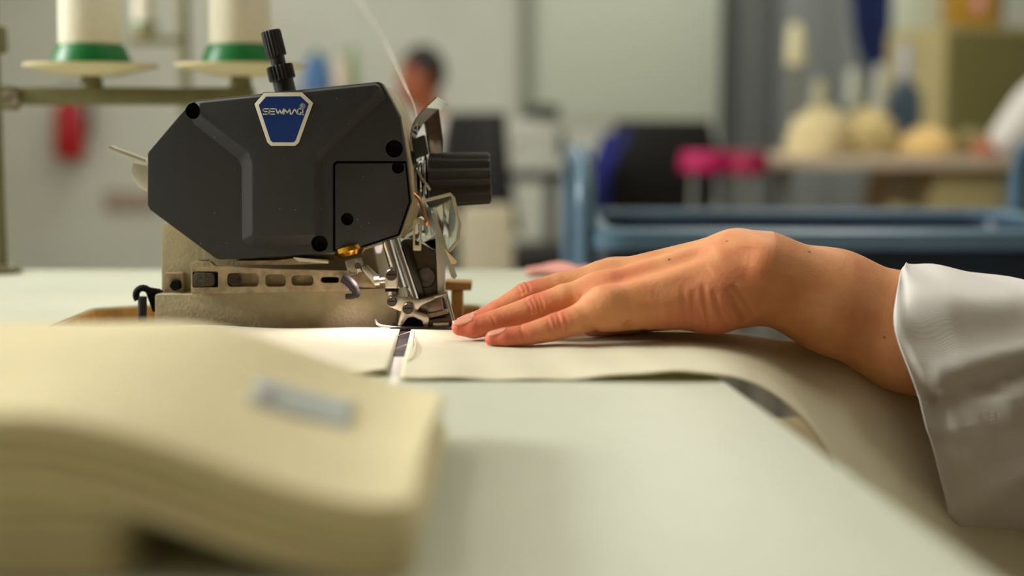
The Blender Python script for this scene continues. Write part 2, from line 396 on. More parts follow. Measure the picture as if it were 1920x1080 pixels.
for x in (HX0 - .026, HX1 + .018):
    MB().box((x, HYN - .03, ZT - .07), (x + .008, HYF + .04, ZT - .028)).build('shelf_hanger', M_grey, table)
for x, y in ((-.9, YN + .05), (edge_x(YN) - .08, YN + .06), (-.9, YF - .06), (edge_x(YF) - .06, YF - .06)):
    MB().box((x - .02, y - .02, .0), (x + .02, y + .02, ZT - .028)).build('leg', M_grey, table, bevel=.003)
# ------------------------------------------------------------------ overlock machine
mc = at(520, 600, .06)
mach = thing('overlock_machine', 'graphite grey overlock sewing machine with a blue badge set into the table', 'sewing machine', (mc.x, .06, ZT - .07))
base_z = ZT - .07
# castings
Yb = .012
o_ = rounded([(290, 552), (362, 552), (372, 547), (745, 540), (745, 640), (290, 640)], 5)
cb = MB().prism(flat(o_, Yb), (0, .11, 0)).build('base_casting', M_cast, mach, bevel=.0012)
x0 = at(300, 600, Yb).x; x1 = at(830, 600, Yb).x
MB().box((x0, Yb + .01, base_z), (x1, Yb + .10, ZT - .002)).build('machine_foundation', M_castd, mach, bevel=.002)
o_ = rounded([(303, 425), (312, 418), (690, 418), (720, 560), (303, 560)], 5)
MB().prism(flat(o_, .03), (0, .09, 0)).build('rear_casting', M_cast, mach, bevel=.002)
# bracket with bolt
o_ = rounded([(306, 512), (344, 512), (344, 551), (306, 551)], 5)
MB().prism(flat(o_, .022), (0, .008, 0)).build('bolt_bracket', M_castd, mach, bevel=.0008)
p = at(331, 534, .022); bo = MB().lathe(p, (0, -1, 0), [(0, .0036), (.004, .0036), (.005, .003)], 20, 5, .1).build('bolt', M_void, mach, smooth=True)
# slotted arm plate
o_ = rounded([(358, 498), (364, 490), (394, 490), (402, 499), (520, 505), (655, 508), (655, 546), (358, 552)], 4)
arm = MB().prism(flat(o_, .002), (0, .006, 0)).build('slotted_arm', M_castd, mach, bevel=.0006)
cuts = []
for (a, b, c, d) in ((361, 509, 409, 539), (426, 512, 485, 538), (497, 514, 536, 538), (546, 516, 588, 536), (601, 519, 636, 531)):
    cuts.append(MB().prism(flat_to(rounded([(a, b), (c, b), (c, d), (a, d)], 9 if a > 410 else 3), .002, -.01), (0, .03, 0)))
cut(arm, cuts)
MB().prism(flat([(358, 505), (655, 513), (655, 541), (358, 545)], .0085), (0, .004, 0)).build('arm_backing', M_castd, mach)
MB().prism(flat(rounded([(362, 511), (401, 512), (401, 537), (362, 538)], 7), .0005), (0, .008, 0)).build('arm_stop', mat('worn_knurl', (70, 62, 48), .6, noise=.5, nscale=500, bump=1., bscale=900), mach, bevel=.0008)
MB().prism(flat([(409, 512), (409, 537), (402, 537), (402, 512)], .007), (0, .001, 0)).build('stop_gap', M_void, mach)  # black sliver filling the gap as painted shade
MB().prism(flat(rounded([(602, 520), (635, 520), (635, 530), (602, 530)], 4), .0075), (0, .001, 0)).build('slot_shade', M_void, mach)  # black sheet inside the open slot, its dark depth given as colour
MB().cyl(at(440, 524, .003), at(440, 524, .009), .0042).build('slot_pin', M_steeld, mach, smooth=True)
MB().prism(flat([(372, 489), (388, 488), (390, 493), (372, 494)], .004), (0, .006, 0)).build('arm_lug', M_steeld, mach)
# flat linkage between arm and head
o_ = rounded([(440, 489), (520, 488), (560, 483), (618, 489), (618, 494), (540, 497), (445, 497)], 4)
MB().prism(flat(o_, .006), (0, .02, 0)).build('linkage_plate', M_castd, mach, bevel=.0006)
MB().prism(flat(rounded([(548, 482), (616, 487), (616, 494), (560, 490)], 3), .003), (0, .006, 0)).build('linkage_finger', M_steel, mach, bevel=.0004)
# left hook: black ring clamp and its post
hk = MB().tube([at(298 + 2, 548, .02), at(280, 545, .02)] + [at(268 + 13 * math.cos(a), 553 + 13 * math.sin(a), .02) for a in np.linspace(-1.2, -3.9, 9)], .0022).build('hook_clamp', M_void, mach, smooth=True)
MB().cyl(at(267, 556, .02), at(267, 604, .02), .0028).build('hook_post', M_blackp, mach, smooth=True)
MB().prism(flat(rounded([(272, 545), (302, 545), (302, 585), (286, 585)], 3), .022), (0, .006, 0)).build('hook_plate', M_void, mach, bevel=.0006)
# head casting behind the cover
cov = [(352, 197), (358, 191), (369, 188), (710, 153), (716, 156), (735, 190), (750, 220), (763, 307), (771, 379), (749, 443), (677, 467), (624, 474), (452, 486), (411, 487), (403, 484), (280, 393), (276, 384), (276, 288), (279, 283)]
hc = [(355, 200), (369, 191), (709, 156), (716, 158), (737, 190), (754, 225), (770, 307), (777, 379), (752, 447), (677, 471), (624, 477), (452, 483), (411, 483), (283, 390), (281, 288)]
MB().prism(flat(hc, .012), (0, .085, 0)).build('head_casting', M_cast, mach, bevel=.001)
YC = .003                               # front of the cover rim; raised panel comes forward to 0
cover = MB().prism(flat(cov, YC), (0, .016, 0)).build('cover', M_black, mach, bevel=.0011, seg=3, ang=25)
screw_at = [(363, 208, 15.5), (739, 279, 16.5), (599, 457, 16)]
door_o = [(624, 308), (630, 302), (762, 302), (770, 379), (748.5, 441), (677, 465), (624, 471.5)]
door_in = [(628.5, 310), (632, 306), (760, 306), (767, 378), (746, 439), (676, 462), (628.5, 468.5)]
MB().prism(flat(door_o, YC + .0055), (0, .001, 0)).build('door_groove_shade', M_void, mach)  # added black backing, paints the groove around the door dark
rim = 1
panel_b = [(352, 212), (362, 193), (368, 189.5), (706, 155), (714, 160), (726, 184), (614, 289), (607, 304), (607, 459), (470, 466), (452, 452), (451, 314), (445, 300), (362, 234)]
panel_t = [(372, 214), (373, 197), (376, 193), (704, 159), (708, 161), (711, 165), (597, 284), (589, 300), (589, 440), (478, 445), (473, 440), (473, 306), (466, 285), (385, 224)]
pn = MB().frustum(flat(panel_b, YC + .0005), flat(panel_t, YC - .0045)).build('raised_panel', M_black, cover, bevel=.0012, seg=2, ang=15)
holes = []
for x, y, r in screw_at + [(651, 411, 12), (746, 314, 12)]:
    c = at(x, y, YC); R = r * .00032
    holes.append(MB().cyl((c.x, YC - .02, c.z), (c.x, YC + .009, c.z), R, seg=32))
c2 = holes[:3] + [MB().prism(flat_to(door_o, YC, YC - .02), (0, .026, 0))]
cut(cover, c2)
cut(pn, [holes[0], holes[2]])
door = MB().prism(flat(door_in, YC + .0002), (0, .0062, 0)).build('access_door', M_black, mach, bevel=.0006)
cut(door, holes[3:])
for i, (x, y, r) in enumerate(screw_at + [(651, 411, 12), (746, 314, 12)]):
    c = at(x, y, YC); c.y = YC + .0080; R = r * .00030
    s = MB().lathe(c, (0, -1, 0), [(0, R), (.0022 if i < 3 else .0035, R), (.0028 if i < 3 else .004, R * .85), (.0028 if i < 3 else .004, R * .45), (.001, R * .42)], 24).build('screw', M_void, mach, smooth=True)
# badge
bd = [(477, 195), (495, 174), (566, 173), (587, 193), (560, 268), (553, 273.5), (508, 273.5), (501, 267)]
bi = [(485, 197), (499, 181), (563, 180.5), (579, 195), (554, 264), (550, 267), (511, 267), (507, 263)]
YP = YC - .0045
bdg = MB().prism(flat([(x + (x - 531) * .02, y + (y - 222) * .02) for x, y in bd], YP - .0002), (0, .0012, 0)).build('badge', M_void, mach)
MB().prism(flat(bd, YP - .0008), (0, .0009, 0)).build('badge_rim', M_white, bdg, bevel=.0002)
MB().prism(flat(bi, YP - .0010), (0, .0006, 0)).build('badge_field', M_blue, bdg)
LET = {'S': [[(1, 1), (.12, 1), (0, .88), (0, .62), (.12, .5), (.88, .5), (1, .38), (1, .12), (.88, 0), (0, 0)]],
       'E': [[(1, 1), (.12, 1), (0, .85), (0, .15), (.12, 0), (1, 0)], [(0, .5), (.95, .5)]],
       'W': [[(0, 1), (.27, 0), (.5, .85), (.73, 0), (1, 1)]], 'M': [[(0, 0), (.1, 1), (.5, .2), (.9, 1), (1, 0)]],
       'A': [[(0, 0), (.5, 1), (1, 0)]],
       'Q': [[(.2, 0), (0, .2), (0, .8), (.2, 1), (.8, 1), (1, .8), (1, .2), (.8, 0), (.2, 0)], [(.55, .3), (1.05, -.08)]]}
lt = MB(); X = 493.5
def ribbon(mb, pts, wd, Y, th):
    for (ax, ay), (bx, by) in zip(pts[:-1], pts[1:]):
        L = math.hypot(bx - ax, by - ay); dx, dy = (bx - ax) / L * wd / 2, (by - ay) / L * wd / 2
        ax -= dx * .7; ay -= dy * .7; bx += dx * .7; by += dy * .7
        mb.prism(flat([(ax - dy, ay + dx), (ax + dy, ay - dx), (bx + dy, by - dx), (bx - dy, by + dx)], Y), (0, th, 0))
for ch, wd in (('S', 9.5), ('E', 9.5), ('W', 14.5), ('M', 12.5), ('A', 11), ('Q', 9.5)):
    for st in LET[ch]: ribbon(lt, [(X + x * wd, 214 - y * 10) for x, y in st], 2.0, YP - .00115, .0003)
    X += wd + 2.4 - (2.2 if ch in 'WA' else 0)
lt.build('lettering', M_white, bdg)
rg = MB(); ribbon(rg, [(567 + 4.6 * math.cos(a), 199 + 4.6 * math.sin(a)) for a in np.linspace(0, 2 * math.pi, 17)], 1.5, YP - .00115, .0003)
for st in ([(565.5, 201.5), (565.5, 196.7), (568, 196.9), (568.3, 198.6), (565.8, 199.2)], [(566.8, 199.2), (568.6, 201.5)]): ribbon(rg, st, 1.0, YP - .00115, .0003)
rg.build('registered_mark', M_white, bdg)
# top knob: fluted cap, neck, fluted ring, collar
k0 = at(534, 166, .03); k1 = at(507, 58, .03); ax = (k1 - k0).normalized(); S = .9 / F
MB().lathe(k0 - ax * .004, ax, [(0, .0066), (.011, .0066), (.011, .0062), (.0135, .0062)], 24).build('knob_collar', M_blackp, mach, smooth=True)
MB().lathe(k0 + ax * .0055, ax, [(0, .0080), (.0008, .0084), (.0085, .0084), (.0092, .0078)], 88, 22, .12, (1, 2)).build('knob_ring', M_blackp, mach, smooth=True)
MB().lathe(k0 + ax * .0145, ax, [(0, .0046), (.009, .0046)], 24).build('knob_neck', M_blackp, mach, smooth=True)
MB().lathe(k0 + ax * .0205, ax, [(0, .0060), (.0006, .0064), (.0152, .0064), (.0162, .0058)], 80, 20, .11, (1, 2)).build('knob_cap', M_blackp, mach, smooth=True)
# left lever
M_lever = mat('lever_steel', (204, 202, 190), .3, .5)
lv = MB().prism(flat([(201, 275), (205, 273), (213, 277), (274, 299), (276, 307), (268, 306), (208, 284), (201, 282)], .02), (0, .012, 0)).build('side_lever', M_lever, mach, bevel=.0006)
MB().prism(flat([(249, 304), (280, 312), (280, 362), (262, 352), (250, 338), (244, 322)], .026), (0, .003, 0)).build('lever_disc', M_lever, mach, bevel=.0006)
# ---- right side of the head
MB().prism(flat([(753, 240), (759, 236), (779, 370), (785, 392), (777, 420), (757, 448), (750, 446), (770, 380)], .022), (0, .004, 0)).build('side_plate', mat('plate_cream', (196, 184, 150), .4, .4), mach, bevel=.0006)
MB().lathe(at(768, 297, .03), (1, 0, -.12), [(0, .0048), (.0022, .0048), (.0028, .0042)], 40, 10, .15).build('side_screw', M_void, mach, smooth=True)
# curved chrome blade
bl = spline([at(775, 296, .03), at(770, 262, .03), at(774, 235, .03), at(788, 212, .03), at(818, 182, .03)], 6)
fr = MB(); R = []
for i, p in enumerate(bl):
    f = i / (len(bl) - 1); wdt = .014 + .004 * f
    R.append([p + Vector((-.0005, 0, 0)), p + Vector((.0007, 0, 0)), p + Vector((.0007 + .006 * f, wdt, -.004 * f)), p + Vector((-.0005 + .006 * f, wdt, -.004 * f))])
fr.rings(R).build('chrome_blade', M_chrome, mach, smooth=True)
MB().prism(flat([(793, 218), (820, 182), (830, 262), (829, 300), (806, 300)], .045), (0, .0012, 0)).build('blade_wing', mat('dark_chrome', (132, 124, 124), .12, 1.), mach, bevel=.0003)
MB().prism(flat(rounded([(772, 262), (796, 252), (803, 290), (775, 300)], 4), .04), (0, .008, 0)).build('blade_mount', mat('dark_green_mount', (46, 54, 46), .5), mach, bevel=.0008)
# tension knob with discs
kx0 = at(806, 338, .05); kx1 = at(920, 334, .05); ax = (kx1 - kx0).normalized(); L = (kx1 - kx0).length
MB().lathe(kx0, ax, [(0, .0168), (.0012, .0180), (L - .0012, .0168), (L, .0155), (L, .006), (L - .003, .0055)], 112, 14, .15, (1, 2)).build('tension_knob', mat('knob_grey', (44, 46, 41), .5, bump=.3, bscale=700), mach, smooth=True)
for i, (x, r) in enumerate(((797, .0172), (788, .0148), (780, .0158))):
    p = at(x, 338, .05); MB().lathe(p, ax, [(0, r * .9), (.0009, r), (.0014, r), (.0022, r * .85)], 40).build('tension_disc', M_chrome, mach, smooth=True)
MB().cyl(at(760, 338, .05), kx0, .004).build('tension_post', M_steeld, mach, smooth=True)
MB().tube([at(783, 318, .03), at(790, 333, .029), at(800, 346, .029), at(806, 356, .03)], .0009).build('tension_spring', M_steel, mach, smooth=True)
# copper thread guide wire
MB().tube(spline([at(770, 350, .018), at(775, 363, .016), at(786, 374, .014), at(793, 392, .012), at(800, 416, .011)], 5), [.0011] * 20 + [.0013]).build('guide_wire', M_copper, mach, smooth=True)
MB().lathe(at(800, 414, .011), (.2, 0, -1), [(0, .0010), (.0012, .0018), (.003, .0014)], 12).build('wire_tip', M_copper, mach, smooth=True)
# clear eye guard with thick edges
g_o = [(797, 376), (845, 364), (850, 371), (862, 420), (859, 450), (843, 470), (832, 474), (818, 420), (808, 398)]
MB().prism(flat(g_o, .012), (0, .0022, 0)).build('eye_guard', M_clear, mach, bevel=.0005)
MB().tube([at(x, y, .011) for x, y in ((797, 376), (845, 364), (850, 371), (862, 420), (859, 450), (842, 471))], .0011, 6).build('guard_edge', mat('acrylic_edge', (214, 210, 186), .2, trans=.5), mach)
MB().prism(flat([(808, 400), (815, 398), (857, 518), (852, 524), (846, 520), (826, 462)], .008), (0, .0016, 0)).build('guard_strip', mat('acrylic_strip', (190, 192, 172), .15, trans=.55), mach, bevel=.0004)
MB().prism(flat([(834, 466), (841, 474), (856, 490), (855, 495), (846, 495)], .0065), (0, .0012, 0)).build('guard_tab', mat('tab_cream', (222, 204, 160), .4), mach, bevel=.0003)
o_ = [(757, 444), (776, 425), (783, 409), (790, 405), (800, 412), (818, 440), (800, 452), (786, 455)]
MB().prism(flat(o_, .016), (0, .002, 0)).build('clear_bracket', M_clear, mach, bevel=.0004)
sl = MB().prism(flat(rounded([(775, 409), (791, 409), (790, 470), (774, 470)], 3), .012), (0, .002, 0)).build('slotted_tongue', mat('tongue', (196, 190, 168), .3, .6), mach, bevel=.0004)
cut(sl, [MB().prism(flat_to([(778, 420), (787, 420), (786, 460), (778, 460)], .012, 0), (0, .03, 0))])
MB().prism(flat([(774, 457), (818, 448), (818, 470), (776, 472)], .03), (0, .01, 0)).build('shadow_block', M_void, mach)  # solid black block standing in for shade behind the tongue
# ---- needle and presser foot group
MB().prism(flat([(752, 452), (776, 446), (815, 470), (833, 560), (845, 592), (770, 598), (757, 500)], .018), (0, .012, 0)).build('presser_arm', mat('arm_grey', (104, 98, 84), .3, .8, noise=.3, nscale=120), mach, bevel=.001)
MB().prism(flat([(816, 440), (832, 440), (834, 560), (821, 556)], .014), (0, .014, 0)).build('needle_guard_post', mat('post_pale', (190, 184, 174), .35, .3), mach, bevel=.0008)
MB().lathe(at(798, 520, .0175), (0, -1, 0), [(0, .0065), (.0012, .0065), (.0018, .0058), (.0018, .003), (.0008, .0028)], 32).build('arm_screw', M_steeld, mach, smooth=True)
MB().cyl(at(726, 452, .010), at(752, 540, .006), .0036).build('needle_bar', M_chrome, mach, smooth=True)
MB().cyl(at(741, 448, .014), at(779, 566, .010), .0030).build('guide_bar', M_chrome, mach, smooth=True)
MB().prism(flat([(756, 462), (768, 459), (800, 566), (786, 572)], .011), (0, .003, 0)).build('lift_plate', mat('blued_steel', (70, 64, 58), .25, 1.), mach, bevel=.0005)
# brass nut and steel hex holder
p0 = at(657, 470, .010); p1 = at(668, 512, .008); ax = (p1 - p0).normalized(); L = (p1 - p0).length
MB().lathe(p0 - ax * .002, ax, [(0, .0098), (L * .2, .0096), (L * .30, .0082), (L * .38, .0070)], 36).build('brass_nut', M_brass, mach, smooth=True)
MB().lathe(p0 + ax * L * .4, ax, [(0, .0062), (L * .62, .0062), (L * .68, .0055)], 6).build('hex_holder', M_steel, mach, bevel=.0003)
MB().lathe(at(671, 498, .001), (0, -1, .0), [(0, .0022), (.0012, .0022)], 6).build('set_screw', M_steeld, mach)
# looper link: arm + rod + pivot
MB().prism(flat(rounded([(677, 498), (686, 497), (712, 522), (714, 534), (704, 536), (694, 524), (680, 508)], 3), .004), (0, .006, 0)).build('looper_link', M_steel, mach, bevel=.0006)
MB().prism(flat(rounded([(655, 512), (690, 512), (706, 526), (706, 540), (655, 538)], 4), .007), (0, .006, 0)).build('looper_block', M_castd, mach, bevel=.0008)
MB().cyl(at(703, 528, .004), at(712, 527, .004), .0036).build('rod_collar', M_steel, mach, smooth=True)
MB().cyl(at(712, 527, .004), at(728, 525, .004), .0022).build('rod', M_steel, mach, smooth=True)
pv = rounded([(721, 516), (724, 506), (733, 501), (743, 505), (746, 515), (746, 541), (722, 541)], 3)
MB().prism(flat(pv, .0), (0, .010, 0)).build('needle_clamp', M_steel, mach, bevel=.0008)
def screw(x, y, r, Y, name='clamp_screw'):
    s = MB().lathe(at(x, y, Y), (0, -1, 0), [(0, r), (.0016, r), (.0022, r * .86)], 28).build(name, M_steeld, mach, smooth=True)
    c = at(x, y, Y - .0022); MB().box((c.x - r * .75, c.y - .0002, c.z - .0003), (c.x + r * .75, c.y + .0004, c.z + .0003)).build('screw_slot', M_void, s)
screw(734, 515, .0036, .0)
MB().prism(flat([(722, 541), (746, 541), (746, 547), (722, 547)], .002), (0, .008, 0)).build('clamp_gap', M_void, mach)  # black block in place of the dark gap below the clamp
MB().cyl(at(732, 545, .004), at(732, 560, .004), .0016).build('clamp_pin', M_chrome, mach, smooth=True)
fp = rounded([(724, 562), (728, 554), (745, 556), (786, 562), (812, 556), (816, 560), (790, 572), (776, 590), (752, 584), (728, 574)], 3)
MB().prism(flat(fp, .0), (0, .006, 0)).build('foot_plate', M_steel, mach, bevel=.0006)
screw(735, 565, .0031, .0)
fk = rounded([(753, 580), (757, 570), (765, 566), (775, 570), (779, 583), (800, 589), (805, 597), (802, 614), (795, 614), (791, 602), (774, 594), (764, 596), (753, 613), (745, 611)], 3)
MB().prism(flat(fk, -.003), (0, .005, 0)).build('foot_fork', M_steel, mach, bevel=.0006)
screw(765, 578, .0034, -.003)
MB().prism(flat([(758, 598), (790, 598), (796, 613), (748, 613)], .003), (0, .008, 0)).build('foot_shadow_block', M_void, mach)  # shade between the fork legs, modelled as a black block
MB().prism(flat(rounded([(782, 566), (826, 556), (832, 590), (788, 596)], 2), .004), (0, .01, 0)).build('foot_body', mat('foot_grey', (128, 116, 104), .3, .9, noise=.4, nscale=150), mach, bevel=.0008)
MB().prism(flat([(786, 562), (838, 548), (838, 553), (786, 568)], .001), (0, .01, 0)).build('foot_lever', M_steel, mach, bevel=.0004)
MB().prism(flat([(798, 590), (838, 582), (840, 588), (800, 598)], .001), (0, .01, 0)).build('foot_spring', M_castd, mach, bevel=.0003)
MB().cyl(at(836, 548, .004), at(850, 600, .0), .0011).build('foot_rod', M_steel, mach, smooth=True)
MB().prism(flat(rounded([(802, 600), (846, 594), (850, 612), (806, 614)], 2), .0), (0, .012, 0)).build('foot_toe', M_steeld, mach, bevel=.0006)
MB().prism(flat([(812, 605), (842, 604), (842, 614), (812, 615)], -.003), (0, .006, 0)).build('toe_plate', M_steel, mach, bevel=.0005)
MB().tube(spline([at(704, 601, .0), at(709, 609, -.004), at(722, 613, -.006), at(752, 615, -.006)], 5), .0011).build('chaining_finger', M_steel, mach, smooth=True)
a = on_z(733, 611, ZT + .0022); MB().box((a.x, -.012, ZT - .0), (at(852, 612, 0).x, .03, ZT + .0022)).build('needle_plate', M_steeld, mach, bevel=.0004)
tp = [on_z(748, 614, ZT + .0004), on_z(776, 614, ZT + .0004), on_z(766, 667, ZT + .0004), on_z(736, 667, ZT + .0004)]
MB().prism(tp, (0, 0, -.0012)).build('plate_tongue', mat('tongue_dark', (30, 26, 23), .7, .0, spec=.2, noise=.3, nscale=200), mach)
# black cam lever (bent)
MB().tube(spline([at(644, 521, -.002), at(653, 527, -.003), at(662, 537, -.004), at(668, 549, -.004), at(662, 555, -.004), at(648, 556, -.004)], 4), [.0032] * 10 + [.0026] * 5 + [.0018] * 6).build('cam_lever', mat('lever_black', (34, 30, 31), .6, .0, noise=.3, nscale=400), mach, smooth=True)
# needle lamp under the head
lp = at(700, 462, .045); ld = MB().lathe(lp, (0, -.2, -1), [(-.01, .006), (0, .006), (.004, .005)], 20).build('needle_lamp', M_led, mach, smooth=True)
L = bpy.data.lights.new('needle_light', 'SPOT'); L.energy = .34; L.color = (1, .79, .77); L.spot_size = 2.3; L.spot_blend = .8; L.shadow_soft_size = .006
lo = bpy.data.objects.new('needle_light', L); C.objects.link(lo); lo.location = at(706, 488, -.004)
lo.rotation_euler = (Vector((-.01, -.03, -.05))).to_track_quat('-Z', 'Y').to_euler(); adopt(lo, mach)
# wooden T piece behind the foot
wt = thing('wooden_block', 'tan wooden T shaped block standing behind the presser foot', 'wood block', at(858, 604, .07))
MB().prism(flat([(834, 528), (884, 530), (884, 545), (834, 545)], .07), (0, .02, 0)).build('cap', M_ply, wt, bevel=.001)
a = at(846, 545, .075); b = at(868, 545, .075); MB().box((a.x, .072, ZT - .07), (b.x, .088, a.z)).build('stem', M_ply, wt, bevel=.001)
# thread from above into the machine
tag(MB().tube(spline([at(640, -40, .48), at(672, 0, .44), at(712, 60, .36), at(742, 120, .24), at(762, 165, .12), at(779, 205, .045), at(783, 250, .035)], 8), .00032, 6).build('sewing_thread', M_thread, smooth=True), 'thin white thread running down to the machine from above', 'thread')
# ------------------------------------------------------------------ cloth being sewn
def sheet(name, fn, nu, nv, m, th=.0009, parent=None):
    V = [fn(i / nu, j / nv) for j in range(nv + 1) for i in range(nu + 1)]
    Fc = [(j * (nu + 1) + i, j * (nu + 1) + i + 1, (j + 1) * (nu + 1) + i + 1, (j + 1) * (nu + 1) + i) for j in range(nv) for i in range(nu)]
    me = bpy.data.meshes.new(name); me.from_pydata(V, [], Fc); me.update()
    o = link(name, me, m, parent, 'all')
    sd = o.modifiers.new('thickness', 'SOLIDIFY'); sd.thickness = th; sd.offset = -1
    return o
def sstep(a, b, x):
    t = min(max((x - a) / (b - a), 0), 1); return t * t * (3 - 2 * t)
CT = ZT + .0012
YN_R = on_z(1100, 711, CT).y
def right_cloth(u, v):
    x = None
    yfar = -.012 - .012 * sstep(.0, .4, u)
    Y = YN_R + (yfar - YN_R) * v
    g0 = on_z(748, 707, CT); g1 = on_z(771, 617, CT)
    xl = g0.x + (g1.x - g0.x) * (Y - g0.y) / (g1.y - g0.y)
    x = xl + (.42 - xl) * u
    t = x - edge_x(Y) + .004
    tn = max(t, 0)
    near = .034 * (min(tn, .058) / .054) ** 2.3 + max(tn - .058, 0) * 1.9
    far = .004 * (min(tn, .2) / .08) ** 2.9 + max(tn - .2, 0) * 1.6
    s = v ** .8
    drop = near * (1 - s) + far * s
    z = CT - drop
    z += .0042 * math.exp(-((t + .022) / .034) ** 2) * math.exp(-(v / .25) ** 2)          # lifted near edge before the table corner
    z += .0012 * math.exp(-((x + .045) / .03) ** 2) * math.exp(-(v / .3) ** 2)
    z += .0035 * sstep(.03, .12, t) * math.sin((x - .1) * 62 + v * 1.5) * sstep(0, .12, tn)
    z += .0004 * math.sin(x * 170 + v * 5) * (1 - sstep(-.03, .0, t)) * (.3 + .7 * (1 - v))
    return (x, Y, z)
tag(sheet('canvas_cloth', right_cloth, 150, 60, M_canvas), 'cream canvas panel under the hand, draping over the table edge', 'cloth')
YN_L = on_z(690, 702, CT).y
def left_cloth(u, v):
    yfar = -.006
    Y = YN_L + (yfar - YN_L) * v
    g0 = on_z(727, 707, CT); g1 = on_z(750, 617, CT)
    xr = g0.x + (g1.x - g0.x) * (Y - g0.y) / (g1.y - g0.y)
    xl = -.36
    x = xl + (xr - xl) * u
    z = CT + .0010 * math.exp(-((v - 1) / .2) ** 2) * (1 + math.sin(x * 62 + .6)) * (.6 + .4 * math.sin(x * 23))
    z += .0022 * math.exp(-((x - xr) / .012) ** 2) * math.exp(-(v / .2) ** 2)
    z += .0012 * math.exp(-((x + .10) / .05) ** 2) * (1 - v)
    return (x, Y, z)
tag(sheet('canvas_cloth', left_cloth, 120, 40, M_canvas), 'already sewn cream canvas panel lying left of the presser foot', 'cloth')
# thread chain between the two panels
tc = thing('thread_chain', 'loose white stitch threads crossing the dark gap at the presser foot', 'thread', on_z(758, 640, CT))
for pts in (((742, 628), (756, 626), (768, 622), (776, 618)), ((738, 652), (752, 650), (766, 644), (776, 634)), ((776, 616), (774, 640), (768, 660), (762, 676)), ((772, 624), (779, 645), (774, 664), (768, 672))):
    P = [on_z(x, y, CT + .0012) for x, y in pts]; P[0].z = CT + .0002; P[-1].z = CT + .0004
    MB().tube(spline(P, 6), .00028, 6).build('strand', M_thread, tc, smooth=True)
# ------------------------------------------------------------------ folded bundles in the foreground
def bundle(name, corners, ztop, zbot, nl, label, sc=.003):
    per = rounded([tuple(c) for c in corners], .012, 6)
    out = []                                                        # denser perimeter
    for i in range(len(per)):
        a = Vector(per[i]); b = Vector(per[(i + 1) % len(per)]); n = max(1, int((b - a).length / .006))
        for k in range(n): out.append(a + (b - a) * k / n)
    cen = sum(out, Vector((0, 0))) / len(out); mb = MB(); R = []
    lv = nl * 8
    for k in range(lv + 1):
        q = k / lv; ph = (q * nl) % 1; ins = sc * (1 - math.sin(math.pi * ph) ** .6) if 0 < k < lv else sc * .35
        ring = []
        for i, p in enumerate(out):
            d = (cen - p).normalized(); w_ = ins + .0015 * math.sin(i * .11 + int(q * nl * .999) * 2.1)
            r = p + d * w_; zb = zbot(*r); zt = ztop(*r); ring.append((r.x, r.y, zb + (zt - zb) * q))
        R.append(ring)
    for q in (.97, .93, .86, .75, .62, .48, .34, .2, .08):
        R.append([(lambda r: (r.x, r.y, ztop(*r)))(cen + (Vector(p[:2]) - cen) * q) for p in R[lv]])
    R = [[(lambda r: (r.x, r.y, zbot(*r)))(cen + (Vector(p[:2]) - cen) * q) for p in R[0]] for q in (.08, .3, .6, .85)] + R
    mb.rings(R)
    return tag(mb.build(name, M_bundle, smooth=True), label, 'cloth')
ZR = ZT + .0215
FR = on_z(782, 948, ZR); BR = on_z(834, 733, ZR); BLy = on_z(100, 606, ZT + .046).y; FLy = at(0, 775, 0) and FR.y
yfl = CY + (CZ - ZT - .046) * 1.0 / ((775 - 250) / F) * .985
def prof(x, y=0): return .0250 * (1 - sstep(-.135, -.035, x))
def wob(x, y): return .0012 * math.sin(x * 33 + 1) * math.sin(y * 29)
def up_top(x, y): return ZT + .0215 + prof(x) + wob(x, y)
def up_bot(x, y): return ZT + .0006 + max(prof(x) - .0002, 0)
up = bundle('folded_cloth', [(-.36, yfl), (FR.x, FR.y), (BR.x, BR.y), (-.06, BLy + .005), (-.36, BLy)], up_top, up_bot, 4, 'thick folded cream canvas bundle with a pale label, topmost in the foreground')
def on_top(px_, py_):
    z = ZT + .03
    for _ in range(12): p = on_z(px_, py_, z); z = up_top(p.x, p.y)
    return p
lb = [on_top(482, 708), on_top(666, 756), on_top(656, 806), on_top(464, 758)]
def label_pt(u, v):
    p = lb[0].lerp(lb[1], u).lerp(lb[3].lerp(lb[2], u), v); return (p.x, p.y, up_top(p.x, p.y) + .0005)
lbo = sheet('label', label_pt, 20, 6, M_label, .0002, up); lbo['label'] = 'pale blue grey label patch'
def stamp_pt(u, v):
    p = Vector(label_pt(.08 + .14 * u, .2 + .6 * v)); p.z += .0003; return p
sheet('label_stamp', stamp_pt, 4, 4, mat('stamp', (164, 160, 160), .7), .0002, up)
bundle('folded_cloth', [(-.37, yfl + .004), (-.103, yfl + .002), (-.108, BLy - .02), (-.37, BLy - .01)], lambda x, y: ZT + .0248, lambda x, y: ZT + .0005, 5, 'folded cream canvas bundle underneath, at the lower left corner')
